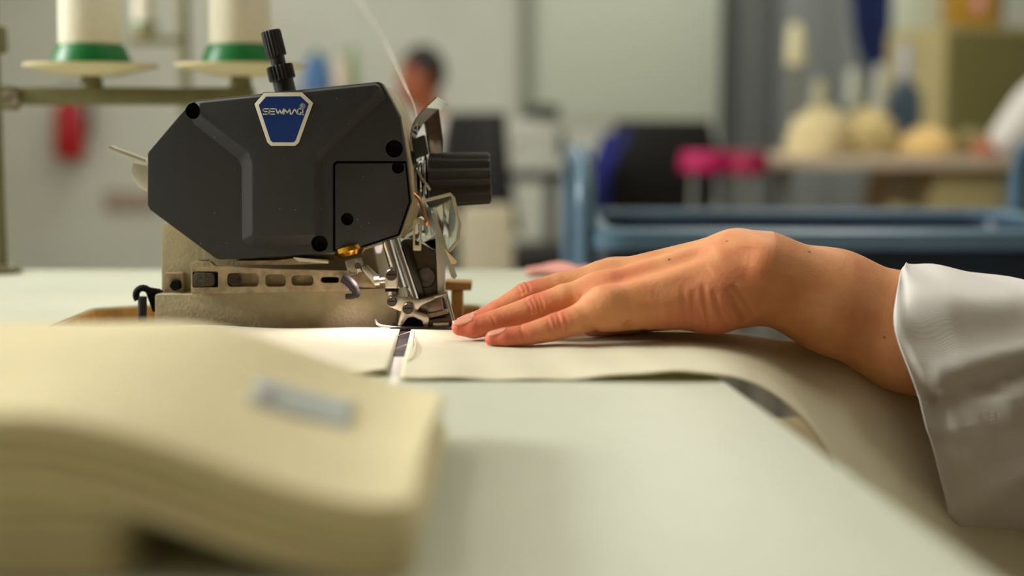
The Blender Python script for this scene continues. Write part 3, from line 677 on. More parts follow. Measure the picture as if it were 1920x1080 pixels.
# ------------------------------------------------------------------ thread stand behind the machine, left
def cone(parent, p, r, h, name='thread_cone'):
    MB().lathe(p, (0, 0, 1), [(0, r * 1.30), (.003, r * 1.3), (.0155 * r / .025, r * 1.10), (.0175 * r / .025, r * .9)], 36).build('cone_foot', M_green, parent, smooth=True)
    z = .0165 * r / .025
    MB().lathe(Vector(p) + Vector((0, 0, z)), (0, 0, 1), [(0, r * 1.0), (.002, r * 1.04), (h * .96, r * .93), (h, r * .86), (h, r * .3), (h * .8, r * .3)], 40).build('wound_thread', M_thread, parent, smooth=True)
D1 = on_z(8, 512, ZT).y
ts = thing('thread_stand', 'olive metal thread stand behind the machine carrying two white cones', 'thread stand', (at(3, 512, D1).x, D1, ZT))
px = at(-2, 400, D1).x
MB().lathe((px, D1, ZT), (0, 0, 1), [(0, .017), (.004, .017), (.008, .009)], 24).build('post_base', M_olive, ts, smooth=True)
MB().cyl((px, D1, ZT + .005), (px, D1, ZT + .42), .0055).build('post', M_olive, ts, smooth=True)
a = at(0, 160, D1); b = at(0, 206, D1)
MB().box((px - .012, D1 - .014, b.z), (px + .018, D1 + .014, a.z)).build('clamp_block', M_olive, ts, bevel=.003)
MB().lathe(at(22, 184, D1 - .014), (0, -1, 0), [(0, .007), (.005, .007), (.006, .006)], 6).build('clamp_bolt', M_steel, ts)
a = at(0, 48, D1); b = at(0, 100, D1)
MB().box((px - .012, D1 - .012, b.z), (px + .010, D1 + .012, a.z)).build('upper_clamp', M_olive, ts, bevel=.004)
a = at(20, 164, D1); b = at(476, 192, D1)
MB().box((a.x - .02, D1 - .010, at(20, 197, D1).z), (b.x, D1 + .010, a.z)).build('crossbar', M_olive, ts, bevel=.002)
for cx, nm in ((172, 'left'), (452, 'right')):
    c = at(cx, 158, D1); r = .0555
    MB().cyl(at(cx, 166, D1), at(cx, 140, D1), .010, .008).build('pad_stem', M_olive, ts, smooth=True)
    MB().lathe(at(cx, 143, D1), (0, 0, 1), [(0, .02), (.003, .034), (.0075, r * .98), (.009, r), (.010, r), (.0098, .02)], 48).build('cone_pad', M_pad, ts, smooth=True)
    q = at(cx, 122, D1)
    MB().cyl(at(cx, 140, D1), q + Vector((0, 0, .15)), .003).build('spool_pin', M_steel, ts, smooth=True)
    t = thing('thread_cone', ('white thread cone with green foot, left one on the olive stand' if nm == 'left' else 'white thread cone with green foot, right one beside the black top knob'), 'thread cone', q, 'thread cones on the olive stand')
    cone(t, q, .0255, .13)
# far stand with one small cone (on its own table)
def bench(name, x0, x1, y0, y1, z, label, m=M_desk):
    t = thing(name, label, 'table', ((x0 + x1) / 2, (y0 + y1) / 2, 0))
    MB().box((x0, y0, z - .035), (x1, y1, z)).build('table_top', m, t, bevel=.004)
    for x in (x0 + .05, x1 - .05):
        for y in (y0 + .05, y1 - .05): MB().box((x - .02, y - .02, 0), (x + .02, y + .02, z - .035)).build('leg', M_grey, t)
    MB().box((x0 + .05, (y0 + y1) / 2 - .015, .25), (x1 - .05, (y0 + y1) / 2 + .015, .29)).build('rail', M_grey, t)
    return t
YS = 1.75
s2 = thing('thread_stand', 'blurred pale thread stand far behind the white cones, with one green footed cone', 'thread stand', (at(340, 300, YS).x, YS, 0))
xx = at(343, 0, YS).x
MB().cyl((xx, YS, .01), (xx, YS, 1.2), .010).build('post', M_olive, s2, smooth=True)
MB().lathe((xx, YS, 0), (0, 0, 1), [(0, .14), (.012, .14), (.02, .03)], 28).build('post_base', M_olive, s2, smooth=True)
a = at(243, 68, YS); MB().box((a.x, YS - .01, a.z - .014), (xx + .005, YS + .01, a.z)).build('crossbar', M_olive, s2, bevel=.003)
MB().lathe(at(271, 68, YS), (0, 0, 1), [(0, .012), (.012, .024), (.014, .026)], 32).build('cone_pad', M_pad, s2, smooth=True)
q = at(271, 55, YS); MB().cyl(q, q + Vector((0, 0, .12)), .003).build('spool_pin', M_steel, s2, smooth=True)
t = thing('thread_cone', 'small blurred white cone with green foot far behind the machine', 'thread cone', q); cone(t, q, .018, .12)
# ------------------------------------------------------------------ operator: hand and forearm
HJ = dict(
    pinky=[((924, 636, -.080), .0045), ((948, 634, -.080), .0058), ((985, 629, -.079), .0063), ((1042, 613, -.077), .0077), ((1085, 598, -.075), .0082), ((1132, 578, -.071), .0106)],
    ring=[((862, 614, -.058), .0047), ((888, 614, -.058), .0064), ((928, 604, -.057), .0069), ((1006, 580, -.054), .0086), ((1060, 562, -.052), .0092), ((1128, 552, -.050), .0118)],
    middle=[((872, 607, -.038), .0047), ((898, 603, -.038), .0064), ((932, 586, -.037), .0070), ((988, 556, -.034), .0087), ((1050, 541, -.031), .0093), ((1135, 530, -.028), .0118)],
    index=[((908, 604, -.016), .0046), ((936, 598, -.016), .0064), ((968, 580, -.015), .0070), ((1034, 549, -.012), .0085), ((1085, 536, -.010), .0092), ((1147, 524, -.008), .0115)])
HJ = {k: [(at(*p), r) for p, r in v] for k, v in HJ.items()}
G = lambda *p: at(*p)
palm = [(G(1147, 524, -.008), .0115, G(1372, 492, -.016), .0165), (G(1135, 530, -.028), .0118, G(1372, 489, -.032), .0168), (G(1128, 552, -.050), .0118, G(1372, 500, -.048), .0168),
        (G(1132, 578, -.071), .0108, G(1368, 535, -.060), .0165), (G(1165, 583, -.066), .0098, G(1338, 562, -.058), .0180), (G(1338, 562, -.058), .0180, G(1378, 556, -.055), .0172),
        (G(1180, 560, -.03), .012, G(1360, 540, -.03), .019), (G(1230, 574, -.012), .011, G(1360, 540, -.018), .017)]
thumb = [(G(1340, 550, -.010), .017), (G(1240, 588, -.014), .0115), (G(1170, 603, -.034), .0085), (G(1112, 611, -.046), .0068)]
fore = [(G(1385, 508, -.050), .0205, G(1425, 518, -.050), .0243), (G(1385, 500, -.020), .0205, G(1425, 512, -.018), .0225),
        (G(1425, 518, -.050), .0243, G(1560, 565, -.046), .0287), (G(1425, 512, -.018), .0225, G(1560, 560, -.014), .0280),
        (G(1560, 565, -.046), .0287, G(1700, 624, -.044), .0326), (G(1560, 560, -.014), .0280, G(1700, 616, -.012), .0315), (G(1700, 624, -.044), .0326, G(2020, 722, -.038), .0370), (G(1700, 616, -.012), .0315, G(2020, 712, -.006), .036)]
bumps = []     # (points, width, depth): positive digs a groove, negative raises a ridge
def base_f(P):
    P = P.astype(np.float32)
    f = None
    for v in HJ.values():
        c = chain(P, v, .0012); f = c if f is None else smin(f, c, .0011)
    b = None
    for a, ra, c, rc in palm:
        d = seg_d(P, a, c, ra, rc); b = d if b is None else smin(b, d, .009)
    fa = None
    for a, ra, c, rc in fore:
        d = seg_d(P, a, c, ra, rc); fa = d if fa is None else smin(fa, d, .010)
    b = smin(b, fa, .011)
    b = smin(b, chain(P, thumb, .003), .007)
    return smin(f, b, .0085)
def gr(pl, w_, d):
    """a crease whose points (seen at these picture positions) are dropped onto the skin along the line of sight"""
    n = 7; q = np.array(pl, np.float64); t = np.linspace(0, len(q) - 1, n); k = np.minimum(t.astype(int), len(q) - 2); p2 = q[k] + (q[k + 1] - q[k]) * (t - k)[:, None]
    o = np.array((0, CY, CZ)); e = np.array([at(x, y, 0) for x, y in p2]) - o; e /= np.linalg.norm(e, axis=1)[:, None]; T = np.full(n, .70)
    for _ in range(28): T = np.minimum(T + .8 * base_f(o + e * T[:, None]), 1.0)
    pts_ = (o + e * T[:, None])[T < .98]
    if len(pts_) > 1: bumps.append((pts_.astype(np.float32), w_, d))
# heel of the hand
for pl, w_, d in ((((1262, 548), (1257, 585), (1256, 624)), .0019, .0008), (((1280, 520), (1284, 570), (1290, 626)), .0019, .0011), (((1301, 526), (1299, 570), (1304, 624)), .0020, .0010), (((1318, 514), (1322, 560), (1333, 618)), .0017, .0013),
                  (((1338, 526), (1346, 570), (1368, 612)), .0018, .0015), (((1356, 560), (1364, 580), (1378, 604)), .0012, .0008), (((1362, 524), (1378, 560), (1402, 598)), .0019, .0024), (((1372, 515), (1392, 550), (1416, 590)), .0018, .0014),
                  (((1239, 560), (1236, 590), (1231, 622)), .0022, .0007), (((1213, 585), (1210, 600), (1206, 622)), .0020, .0009), (((1310, 560), (1313, 590), (1317, 622)), .0011, .0007), (((1271, 572), (1274, 596), (1276, 622)), .0012, .0006)):
    gr([(x_, y_ + (16 if i_ == 0 else 5)) for i_, (x_, y_) in enumerate(pl)], w_ * 1.05, d * (.55 if pl[0][0] < 1360 else .8))
gr(((1096, 606), (1108, 616), (1124, 626)), .0018, .0016); gr(((1176, 602), (1180, 610), (1184, 618)), .0028, .0018)
# finger joints
for x, y, h_, w_, d in ((1040, 614, 26, .0012, .0010), (1048, 611, 26, .0011, .0011), (1031, 617, 20, .0010, .0006), (1060, 606, 22, .0010, .0005), (979, 630, 22, .0011, .0010), (986, 628, 18, .0009, .0006)):
    gr(((x - 4, y - h_), (x + 3, y), (x + 6, y + h_)), w_, d)
for x, y, h_, w_, d in ((1001, 574, 15, .0011, .0009), (1009, 571, 17, .0011, .0010), (993, 577, 12, .0009, .0006), (1016, 568, 14, .0009, .0006), (925, 601, 10, .0009, .0005), (982, 540, 11, .0010, .0009), (990, 537, 12, .0010, .0009), (975, 545, 9, .0009, .0006)):
    gr(((x - 6, y - h_), (x + 1, y), (x + 3, y + h_)), w_, d)
for pl in (((900, 560), (940, 545)), ((1095, 563), (1070, 575)), ((1110, 548), (1085, 556))): gr(pl, .0012, .0004)
# tendons, knuckle and ulna head
gr(((1150, 548), (1250, 520), (1345, 482)), .006, -.0008); gr(((1150, 512), (1250, 482), (1345, 455)), .005, -.0009); gr(((1150, 562), (1250, 540), (1335, 508)), .007, .0009); gr(((1150, 530), (1250, 500), (1340, 468)), .005, .0007)
gr(((1424, 488), (1436, 476)), .010, -.0032); gr(((1404, 466), (1398, 500), (1392, 535)), .008, .0015); gr(((1446, 510), (1440, 540), (1436, 580)), .014, .0010)
gr(((1330, 470), (1420, 462), (1520, 490)), .006, -.0006)
def hand_f(P, fine=True):
    P = P.astype(np.float32); f = base_f(P)
    if fine:
        for pl, w_, dp in bumps:
            c = pl.mean(0); R2 = (np.linalg.norm(pl - c, axis=1).max() + 3 * w_) ** 2
            m = np.nonzero(((P - c) ** 2).sum(1) < R2)[0]
            if not len(m): continue
            Pm = P[m]; best = np.full(len(m), 1e9, np.float32); tb = np.zeros(len(m), np.float32); n = len(pl) - 1
            for i in range(n):
                ab = pl[i + 1] - pl[i]; t = np.clip(((Pm - pl[i]) @ ab) / max(float(ab @ ab), 1e-12), 0, 1); d = ((Pm - pl[i] - t[:, None] * ab) ** 2).sum(1)
                k = d < best; best[k] = d[k]; tb[k] = ((i + t) / n)[k]
            f[m] += dp * np.exp(-best / w_ ** 2) * (np.sqrt(np.maximum(4 * tb * (1 - tb), 0)) if dp > 0 else 1)
    f = smax(f, (CT + .0002) - P[:, 2] - 1.0 * (P[:, 0] > .1), .0022)
    return smax(f, P[:, 0] - .345, .004)
lo_, hi_ = (-.045, -.115, .64), (.36, .05, .86)
pts, Q = nets(hand_f, lo_, hi_, .0025, 2)
me = np_mesh('arm', pts, Q)
# redness of finger tips, knuckles and the heel of the hand; small moles (skin pigment)
red = np.zeros(len(pts), np.float32)
for v in HJ.values():
    t = np.array(v[0][0], np.float32); red = np.maximum(red, .95 * np.exp(-(np.linalg.norm(pts - t, axis=1) / .026) ** 2))
    t = np.array(v[3][0], np.float32) + np.array((0, -.003, .006), np.float32); red = np.maximum(red, .75 * np.exp(-(np.linalg.norm(pts - t, axis=1) / .011) ** 2))
for c, r, k in ((G(1150, 520, -.06), .022, .45), (G(1330, 590, -.07), .03, .5), (G(1400, 500, -.07), .02, .35)):
    red = np.maximum(red, k * np.exp(-(np.linalg.norm(pts - np.array(c, np.float32), axis=1) / r) ** 2))
mole = np.zeros(len(pts), np.float32)
X2 = np.array([proj(p) for p in pts[:]], np.float32) if len(pts) < 1 else None
yy = pts[:, 1] - CY; zz = pts[:, 2] - CZ; fd = yy * math.cos(TH) - zz * math.sin(TH); uu = yy * math.sin(TH) + zz * math.cos(TH)
sx = 960 + F * pts[:, 0] / fd; sy = 540 - F * uu / fd
for x, y, r in ((1364, 452, 2.2), (1517, 472, 3.0), (1255, 486, 2.6), (1658, 633, 2.2), (1243, 472, 1.6)):
    i = np.argmin((sx - x) ** 2 + (sy - y) ** 2 + 1e4 * (pts[:, 1] > -.02)); c = pts[i]
    mole = np.maximum(mole, np.exp(-(np.linalg.norm(pts - c, axis=1) / (r * .00031)) ** 4))
for nm, arr in (('redness', red), ('mole', mole)):
    at_ = me.attributes.new(nm, 'FLOAT', 'POINT'); at_.data.foreach_set('value', arr)
def skin_material():
    m = mat('skin', (206, 146, 104), .52, bump=.0, sss=.18, spec=.35); nt = m.node_tree; b = nt.nodes['Principled BSDF']
    N = nt.nodes.new; Lk = nt.links.new
    tcn = N('ShaderNodeTexCoord'); nz = N('ShaderNodeTexNoise'); nz.inputs['Scale'].default_value = 75; nz.inputs['Detail'].default_value = 5; Lk(tcn.outputs['Object'], nz.inputs['Vector'])
    def mix(c1, c2, fac):
        x = N('ShaderNodeMix'); x.data_type = 'RGBA'
        for s, c in ((6, c1), (7, c2)):
            if isinstance(c, tuple): x.inputs[s].default_value = lin(c) + (1,)
            else: Lk(c, x.inputs[s])
        Lk(fac, x.inputs[0]); return x.outputs[2]
    rp = N('ShaderNodeMapRange'); rp.inputs[1].default_value = .38; rp.inputs[2].default_value = .68; rp.inputs[4].default_value = .5; Lk(nz.outputs[0], rp.inputs[0])
    c = mix((220, 158, 108), (206, 124, 86), rp.outputs[0])
    a1 = N('ShaderNodeAttribute'); a1.attribute_name = 'redness'
    c = mix(c, (208, 102, 80), a1.outputs[2])
    a2 = N('ShaderNodeAttribute'); a2.attribute_name = 'mole'
    c = mix(c, (96, 54, 34), a2.outputs[2])
    Lk(c, b.inputs['Base Color'])
    v = N('ShaderNodeTexVoronoi'); v.inputs['Scale'].default_value = 900; Lk(tcn.outputs['Object'], v.inputs['Vector'])
    n2 = N('ShaderNodeTexNoise'); n2.inputs['Scale'].default_value = 420; n2.inputs['Detail'].default_value = 6; Lk(tcn.outputs['Object'], n2.inputs['Vector'])
    ad = N('ShaderNodeMath'); ad.operation = 'MULTIPLY_ADD'; ad.inputs[1].default_value = .35; Lk(v.outputs[0], ad.inputs[0]); Lk(n2.outputs[0], ad.inputs[2])
    bp = N('ShaderNodeBump'); bp.inputs['Strength'].default_value = .5; bp.inputs['Distance'].default_value = .0005; Lk(ad.outputs[0], bp.inputs['Height']); Lk(bp.outputs[0], b.inputs['Normal'])
    return m
M_skin = skin_material()
oper = thing('person', 'operator at the right, white coat, left hand flat guiding the cloth', 'person', (.62, .06, 0))
armo = link('arm', me, M_skin, oper)
# finger nails: curved shields lying on the finger tips
M_nail = mat('nail', (222, 148, 122), .25, coat=.5)
def nail(v, roll, ln=.011, wd=.0046, lift=.0):
    tip, r0 = v[0]; b, r1 = v[1]; ax = (tip - b).normalized(); up_ = Vector((0, 0, 1)); up_ = (up_ - ax * up_.dot(ax)).normalized(); sd = ax.cross(up_)
    up2 = (up_ * math.cos(roll) + sd * math.sin(roll)).normalized(); sd = ax.cross(up2)
    mb = MB(); R = []
    for i in range(9):
        s = i / 8; L_ = -.0075 + ln * s; half = wd * (math.sin(math.pi * min(.5, .18 + s * .45)) if s < .8 else 1 - (s - .8) * 1.6)
        row = []
        for k in range(9):
            q = (k / 8 - .5) * 2; an = q * half / .0052
            rr = (r1 + (r0 - r1) * min(max((L_ + (tip - b).length) / (tip - b).length, 0), 1)) + .0002 - max(L_, 0) * .30
            row.append(tip + ax * L_ + (up2 * math.cos(an) + sd * math.sin(an)) * rr)
        R.append(row)
    mb.rings(R, closed=False)
    o = mb.build('fingernail', M_nail, armo, smooth='all')
    m_ = o.modifiers.new('thickness', 'SOLIDIFY'); m_.thickness = .0005; m_.offset = 0
nail(HJ['pinky'], -.30, .0100, .0038); nail(HJ['ring'], -.32, .0116, .0046); nail(HJ['middle'], -.2, .0118, .0050); nail(HJ['index'], 0, .0115, .0048)
# ---- coat sleeve
def sleeve():
    st = [  # px top x,y | bottom x,y | Y centre, half depth
        (1694, 500, 1815, 1005, -.033, .072), (1702, 499, 1823, 1006, -.033, .073), (1760, 503, 1850, 995, -.033, .074), (1830, 514, 1900, 985, -.031, .073),
        (1920, 527, 1970, 975, -.028, .072), (2020, 548, 2050, 970, -.022, .070), (2130, 575, 2150, 960, -.016, .070), (2240, 590, 2270, 970, -.008, .070)]
    folds = [((1735, 765), (1930, 690), 13, -.0045), ((1745, 800), (1930, 735), 14, .0040), ((1765, 700), (1935, 655), 16, .0028), ((1745, 745), (1770, 800), 12, -.0032),
             ((1790, 965), (1935, 880), 26, .0035), ((1705, 640), (1930, 600), 30, -.0018), ((1720, 560), (1900, 575), 26, .0015)]
    n = 96; R = []; NS = 44
    for i in range(NS + 1):
        q = i / NS * (len(st) - 1) if i else 0; q = (i / NS) ** 1.25 * (len(st) - 1); k = min(int(q), len(st) - 2); f = q - k
        a = [st[k][j] + (st[k + 1][j] - st[k][j]) * f for j in range(6)]
        T = at(a[0], a[1], a[4]); B = at(a[2], a[3], a[4]); Cn = (T + B) / 2; ring = []
        s = q / (len(st) - 1)
        for j in range(n):
            ph = 2 * math.pi * j / n; cz = math.cos(ph); sy_ = math.sin(ph)
            e = 3.2 if cz > 0 else 2.3; cz_ = math.copysign(abs(cz) ** (2 / e), cz); sy2 = math.copysign(abs(sy_) ** (2 / e), sy_)
            hd = a[5] * (1 - .12 * (1 - cz) / 2)
            p = Cn + (T - B) / 2 * cz_ + Vector((0, 1, 0)) * hd * sy2
            if sy_ < 0: p.x -= (.024 * abs(sy_) ** .7 + .007 * math.exp(-((cz - .5) / .35) ** 2)) * max(0, 1 - s * 1.5)
            else: p.x += .024 * sy_ ** .6 * max(0, 1 - s * 1.5)
            x, y = proj(p); dsp = 0
            if sy_ < .2:
                for (x0, y0), (x1, y1), w_, d in folds:
                    L2 = (x1 - x0) ** 2 + (y1 - y0) ** 2; t = min(max(((x - x0) * (x1 - x0) + (y - y0) * (y1 - y0)) / L2, 0), 1)
                    dd = math.hypot(x - x0 - t * (x1 - x0), y - y0 - t * (y1 - y0)); dsp += 1.4 * d * math.exp(-(dd / w_) ** 2)
            dsp += .0012 * math.sin(j * .4 + i * .22) * math.sin(i * .3)
            nrm = (p - Cn).normalized(); p += nrm * dsp
            ring.append(p)
        R.append(ring)
    # turned hem: the lip goes back inside
    lip = [[Cq + (p - Cq) * .975 + Vector((.0012, 0, 0)) for p in R[0]] for Cq in [sum(R[0], Vector()) / n]]
    inn = [[Cq + (p - Cq) * .90 for p in R[k]] for k in (3, 7) for Cq in [sum(R[k], Vector()) / n]]
    hem0 = [[Cq + (p - Cq) * .995 - Vector((.0006, 0, 0)) for p in R[0]] for Cq in [sum(R[0], Vector()) / n]]
    mb = MB(); mb.rings(inn[::-1] + lip + hem0 + R, cap=False)
    o = mb.build('sleeve', M_white_cloth, oper, smooth='all')
    return o
sleeve()
# ---- rest of the operator (seated, outside the frame) and people in the background
def person_body(root, head, neck, sh_l, sh_r, hip, facing, knees, feet, arms, trousers, coat=True, hres=.014, legs=True, skin=M_skin2):
    head = Vector(head); fv = Vector(facing).normalized(); up_ = Vector((0, 0, 1)); sv = fv.cross(up_).normalized()
    chest = (Vector(sh_l) + Vector(sh_r)) / 2; hip = Vector(hip)
    def head_f(P):
        f = ell(P, head, (.083, .083, .108))
        f = smin(f, seg_d(P, head - up_ * .06 + fv * .03, head - up_ * .085 + fv * .055, .05, .038), .03)
        f = smin(f, seg_d(P, head + fv * .085, head + fv * .102 - up_ * .028, .010, .014), .012)                    # nose
        f = smin(f, seg_d(P, head - up_ * .062 + fv * .082 - sv * .018, head - up_ * .062 + fv * .082 + sv * .018, .008, .008), .008)
        for s in (-1, 1):
            f = smax(f, -(np.linalg.norm(P - np.array(head + fv * .088 + sv * s * .032 + up_ * .004, np.float32), axis=1) - .013), .012)
            f = smin(f, ell(P, head + sv * s * .085 - up_ * .005, (.018, .018, .032)), .008)
        return smin(f, seg_d(P, head - up_ * .07 - fv * .01, neck, .052, .058), .03)
    def body_f(P):
        f = head_f(P)
        f = smin(f, seg_d(P, sh_l, sh_r, .062, .062), .05); f = smin(f, seg_d(P, chest - up_ * .08, hip, .115, .125), .08)
        for a in arms:
            f = smin(f, chain(P, [(Vector(p), r) for p, r in a[:-1]]), .03)
            h0, h1 = Vector(a[-2][0]), Vector(a[-1][0]); dr = (h1 - h0).normalized(); sd = dr.cross(up_).normalized()
            f = smin(f, seg_d(P, h0, h0 + dr * .07, .026, .03), .02)
            for k in range(4):
                o2 = sd * (k - 1.5) * .019; f = smin(f, seg_d(P, h0 + dr * .07 + o2, h0 + dr * (.15 - .012 * abs(k - 1.4)) + o2 - up_ * .012, .0095, .008), .008)
            f = smin(f, seg_d(P, h0 + dr * .03 + sd * .03, h0 + dr * .085 + sd * .058, .011, .009), .01)
        for kn, ft in zip(knees, feet):
            f = smin(f, chain(P, [(hip + (Vector(kn) - hip) * .15, .085), (Vector(kn), .06), (Vector(ft) + up_ * .06, .04)]), .05)
            f = smin(f, seg_d(P, Vector(ft) + up_ * .035, Vector(ft) + fv * .16 + up_ * .03, .035, .03), .03)
        return smax(f, .004 - P[:, 2], .01)
    allp = [head + up_ * .15, head + fv * .15, head - fv * .15, hip, *[Vector(k) for k in knees], *[Vector(k) + fv * .2 for k in feet], Vector(sh_l), Vector(sh_r), *[Vector(p[0]) for a in arms for p in a]]
    lo = [min(p[i] for p in allp) - .2 for i in range(3)]; hi = [max(p[i] for p in allp) + .2 for i in range(3)]; lo[2] = -.02
    p_, q_ = nets(body_f, lo, hi, hres, 0); link('body', np_mesh('body', p_, q_), skin, root)
    def coat_f(P):
        f = seg_d(P, sh_l, sh_r, .078, .078); f = smin(f, seg_d(P, chest - up_ * .08, hip - up_ * .05, .135, .15), .08)
        for a in arms: f = smin(f, chain(P, [(Vector(p), r + .018) for p, r in a[:-2]] + [(Vector(a[-3][0]).lerp(Vector(a[-2][0]), .9), a[-2][1] + .02)]), .03)
        return smax(f, -(np.linalg.norm(P - np.array(Vector(neck) + up_ * .05 + fv * .01, np.float32), axis=1) - .075), .01)
    p_, q_ = nets(coat_f, lo, hi, hres, 0); link('coat', np_mesh('coat', p_, q_), M_white_cloth, root)
    def hair_f(P):
        f = ell(P, head + up_ * .018 - fv * .018, (.096, .096, .112))
        return smax(f, (P - np.array(head + fv * .035 - up_ * .0, np.float32)) @ np.array((fv * .85 - up_ * .52), np.float32), .02)
    p_, q_ = nets(hair_f, [head[i] - .16 for i in range(3)], [head[i] + .16 for i in range(3)], .008, 0); link('hair', np_mesh('hair', p_, q_), M_hair, root)
    if legs:
        def tr_f(P):
            f = None
            for kn, ft in zip(knees, feet):
                c = chain(P, [(hip + (Vector(kn) - hip) * .1, .105), (Vector(kn), .078), (Vector(ft) + up_ * .09, .06)]); f = c if f is None else smin(f, c, .03)
            return smin(f, np.linalg.norm(P - np.array(hip, np.float32), axis=1) - .14, .06)
        p_, q_ = nets(tr_f, lo, hi, hres, 0); link('trousers', np_mesh('trousers', p_, q_), trousers or M_trouser, root)
el = at(2240, 775, .0)
person_body(oper, (.60, .06, 1.23), (.64, .06, 1.10), (.64, -.10, 1.03), (.64, .22, 1.03), (.70, .06, .60), (-1, 0, 0), [(.215, .02, .555), (.215, .2, .575)], [(.25, -.06, 0), (.25, .22, 0)],
            [[((.64, .22, 1.03), .055), ((.68, .30, .78), .045), ((.53, .22, .69), .033), ((.47, .19, .68), .03)]], mat('work_trousers', (150, 136, 104), .85))
# left upper arm of the operator's coat
MB().tube(spline([el + Vector((-.05, 0, -.02)), el + Vector((.005, 0, .01)), Vector((.58, -.06, .88)), Vector((.64, -.09, 1.03))], 6), [.062] * 7 + [.066] * 6 + [.07] * 6, 20).build('upper_sleeve', M_white_cloth, oper, smooth='all')
st = thing('stool', 'operator seat at the right edge of the table', 'stool', (.70, .06, 0))
MB().lathe((.70, .06, .0), (0, 0, 1), [(0, .22), (.02, .22), (.03, .04), (.38, .03)], 28).build('base', M_dgrey, st, smooth=True)
MB().lathe((.70, .06, .38), (0, 0, 1), [(0, .18), (.01, .2), (.03, .2), (.04, .18)], 32).build('seat', M_chairb, st, smooth=True)
# ------------------------------------------------------------------ blue trolley beyond the table
tr = thing('trolley', 'blue grey tub trolley with tubular handles standing behind the hand', 'trolley', (.38, .9, 0))
zr = .765; ya, yb = .70, 1.12; xa, xb = .105, .68
def tub_ring(ins, z, n=6):
    return [(x, y, z) for x, y in rounded([(xa + ins, ya + ins), (xb - ins, ya + ins), (xb - ins, yb - ins), (xa + ins, yb - ins)], .04, n)]
MB().rings([tub_ring(.03, zr - .105), tub_ring(.010, zr - .09), tub_ring(.0, zr - .01), tub_ring(.006, zr - .01), tub_ring(.016, zr - .085), tub_ring(.035, zr - .095)], cap=True).build('tub', M_tubd, tr, smooth=True)
MB().rings([tub_ring(-.016, zr - .022), tub_ring(-.016, zr - .004), tub_ring(-.010, zr), tub_ring(.006, zr), tub_ring(.010, zr - .006), tub_ring(.004, zr - .022), tub_ring(-.016, zr - .022)], cap=False).build('rim', M_tub, tr, smooth=True)
def hoop(x, ztop, y0, y1):
    r = .06
    pts = [Vector((x, y0, .10)), Vector((x, y0, ztop - r))] + [Vector((x, y0 + r - r * math.cos(a), ztop - r + r * math.sin(a))) for a in np.linspace(.25, math.pi / 2, 6)] + \
          [Vector((x, y1 - r + r * math.sin(a), ztop - r + r * math.cos(a))) for a in np.linspace(0, math.pi / 2, 6)] + [Vector((x, y1, .10))]
    return MB().tube(pts, .0125, 14)
h1 = hoop(.082, at(1098, 292, .8).z, ya + .02, yb - .02).build('handle', M_tub, tr, smooth=True)
h2 = hoop(.70, at(1890, 268, .95).z, ya + .02, yb - .02).build('handle', M_tub, tr, smooth=True)
MB().box((xa, ya + .02, .10), (xb, yb - .02, .14)).build('lower_deck', M_tub, tr, bevel=.008)
for x in (xa + .02, xb - .02):
    for y in (ya + .04, yb - .04):
        wh = MB().lathe((x - .012, y, .04), (1, 0, 0), [(0, .036), (.003, .04), (.021, .04), (.024, .036)], 24).build('caster', M_chairb, tr, smooth=True)
        MB().cyl((x, y, .06), (x, y, .10), .01).build('caster_stem', M_grey, wh, smooth=True)
# pink cloth on the far right corner of the table
c0 = on_z(1030, 512, ZT)
def pinkf(u, v): return (c0.x - .02 + .055 * u, c0.y - .03 + .05 * v, ZT + .004 + .005 * math.sin(math.pi * u) * math.sin(math.pi * v) + .0012 * math.sin(u * 9 + v * 5))
tag(sheet('pink_cloth', pinkf, 16, 14, M_pink, .004), 'small folded pink cloth at the far corner of the table', 'cloth')
# ------------------------------------------------------------------ background furniture
def office_chair(x, y, rz, label, zback=.92, wback=.42, m=M_chairb):
    t = thing('office_chair', label, 'chair', (x, y, 0))
    def T(p): c, s = math.cos(rz), math.sin(rz); return (x + p[0] * c - p[1] * s, y + p[0] * s + p[1] * c, p[2])
    def bx(a, b):
        mb = MB().box(a, b); mb.v = [T(p) for p in mb.v]; return mb
    bx((-.22, -.22, .43), (.22, .22, .50)).build('seat', m, t, bevel=.03, seg=3)
    R = []
    for k in range(9):
        f = k / 8; z = .56 + (zback - .56) * f; yb_ = .20 + .03 * math.sin(math.pi * f) + .05 * f; hw = wback / 2 * (.82 + .18 * math.sin(math.pi * min(f * .9 + .1, 1)))
        R.append([T((-hw, yb_ - .02, z)), T((-hw * .5, yb_ + .005, z)), T((hw * .5, yb_ + .005, z)), T((hw, yb_ - .02, z)), T((hw, yb_ + .02, z)), T((hw * .5, yb_ + .045, z)), T((-hw * .5, yb_ + .045, z)), T((-hw, yb_ + .02, z))])
    MB().rings(R).build('backrest', m, t, bevel=.008)
    bx((-.03, .2, .44), (.03, .26, .62)).build('back_support', m, t, bevel=.005)
    MB().cyl((x, y, .10), (x, y, .43), .028).build('column', M_grey, t, smooth=True)
    for k in range(5):
        a = k * 2 * math.pi / 5 + .3; e_ = (x + .28 * math.cos(a), y + .28 * math.sin(a), .07)
        l = MB().tube([(x, y, .12), e_], [.025, .016], 10).build('base_arm', M_chairb, t, smooth=True)
        MB().lathe((e_[0] - .012, e_[1], .03), (1, 0, 0), [(0, .028), (.024, .028)], 16).build('caster', M_chairb, l, smooth=True)
    return t
Yc = 4.3
cx = at(1212, 0, Yc).x
office_chair(cx, Yc, math.pi + .15, 'black office chair with a blue cloth hung over it', .915, .40)
def bluef(u, v):
    a = at(1130, 250, Yc - .29).lerp(at(1072, 410, Yc - .30), v); b_ = at(1196, 246, Yc - .285).lerp(at(1128, 415, Yc - .29), v)
    p = a.lerp(b_, u); p.y += .015 * math.sin(u * 7 + v * 2); return p
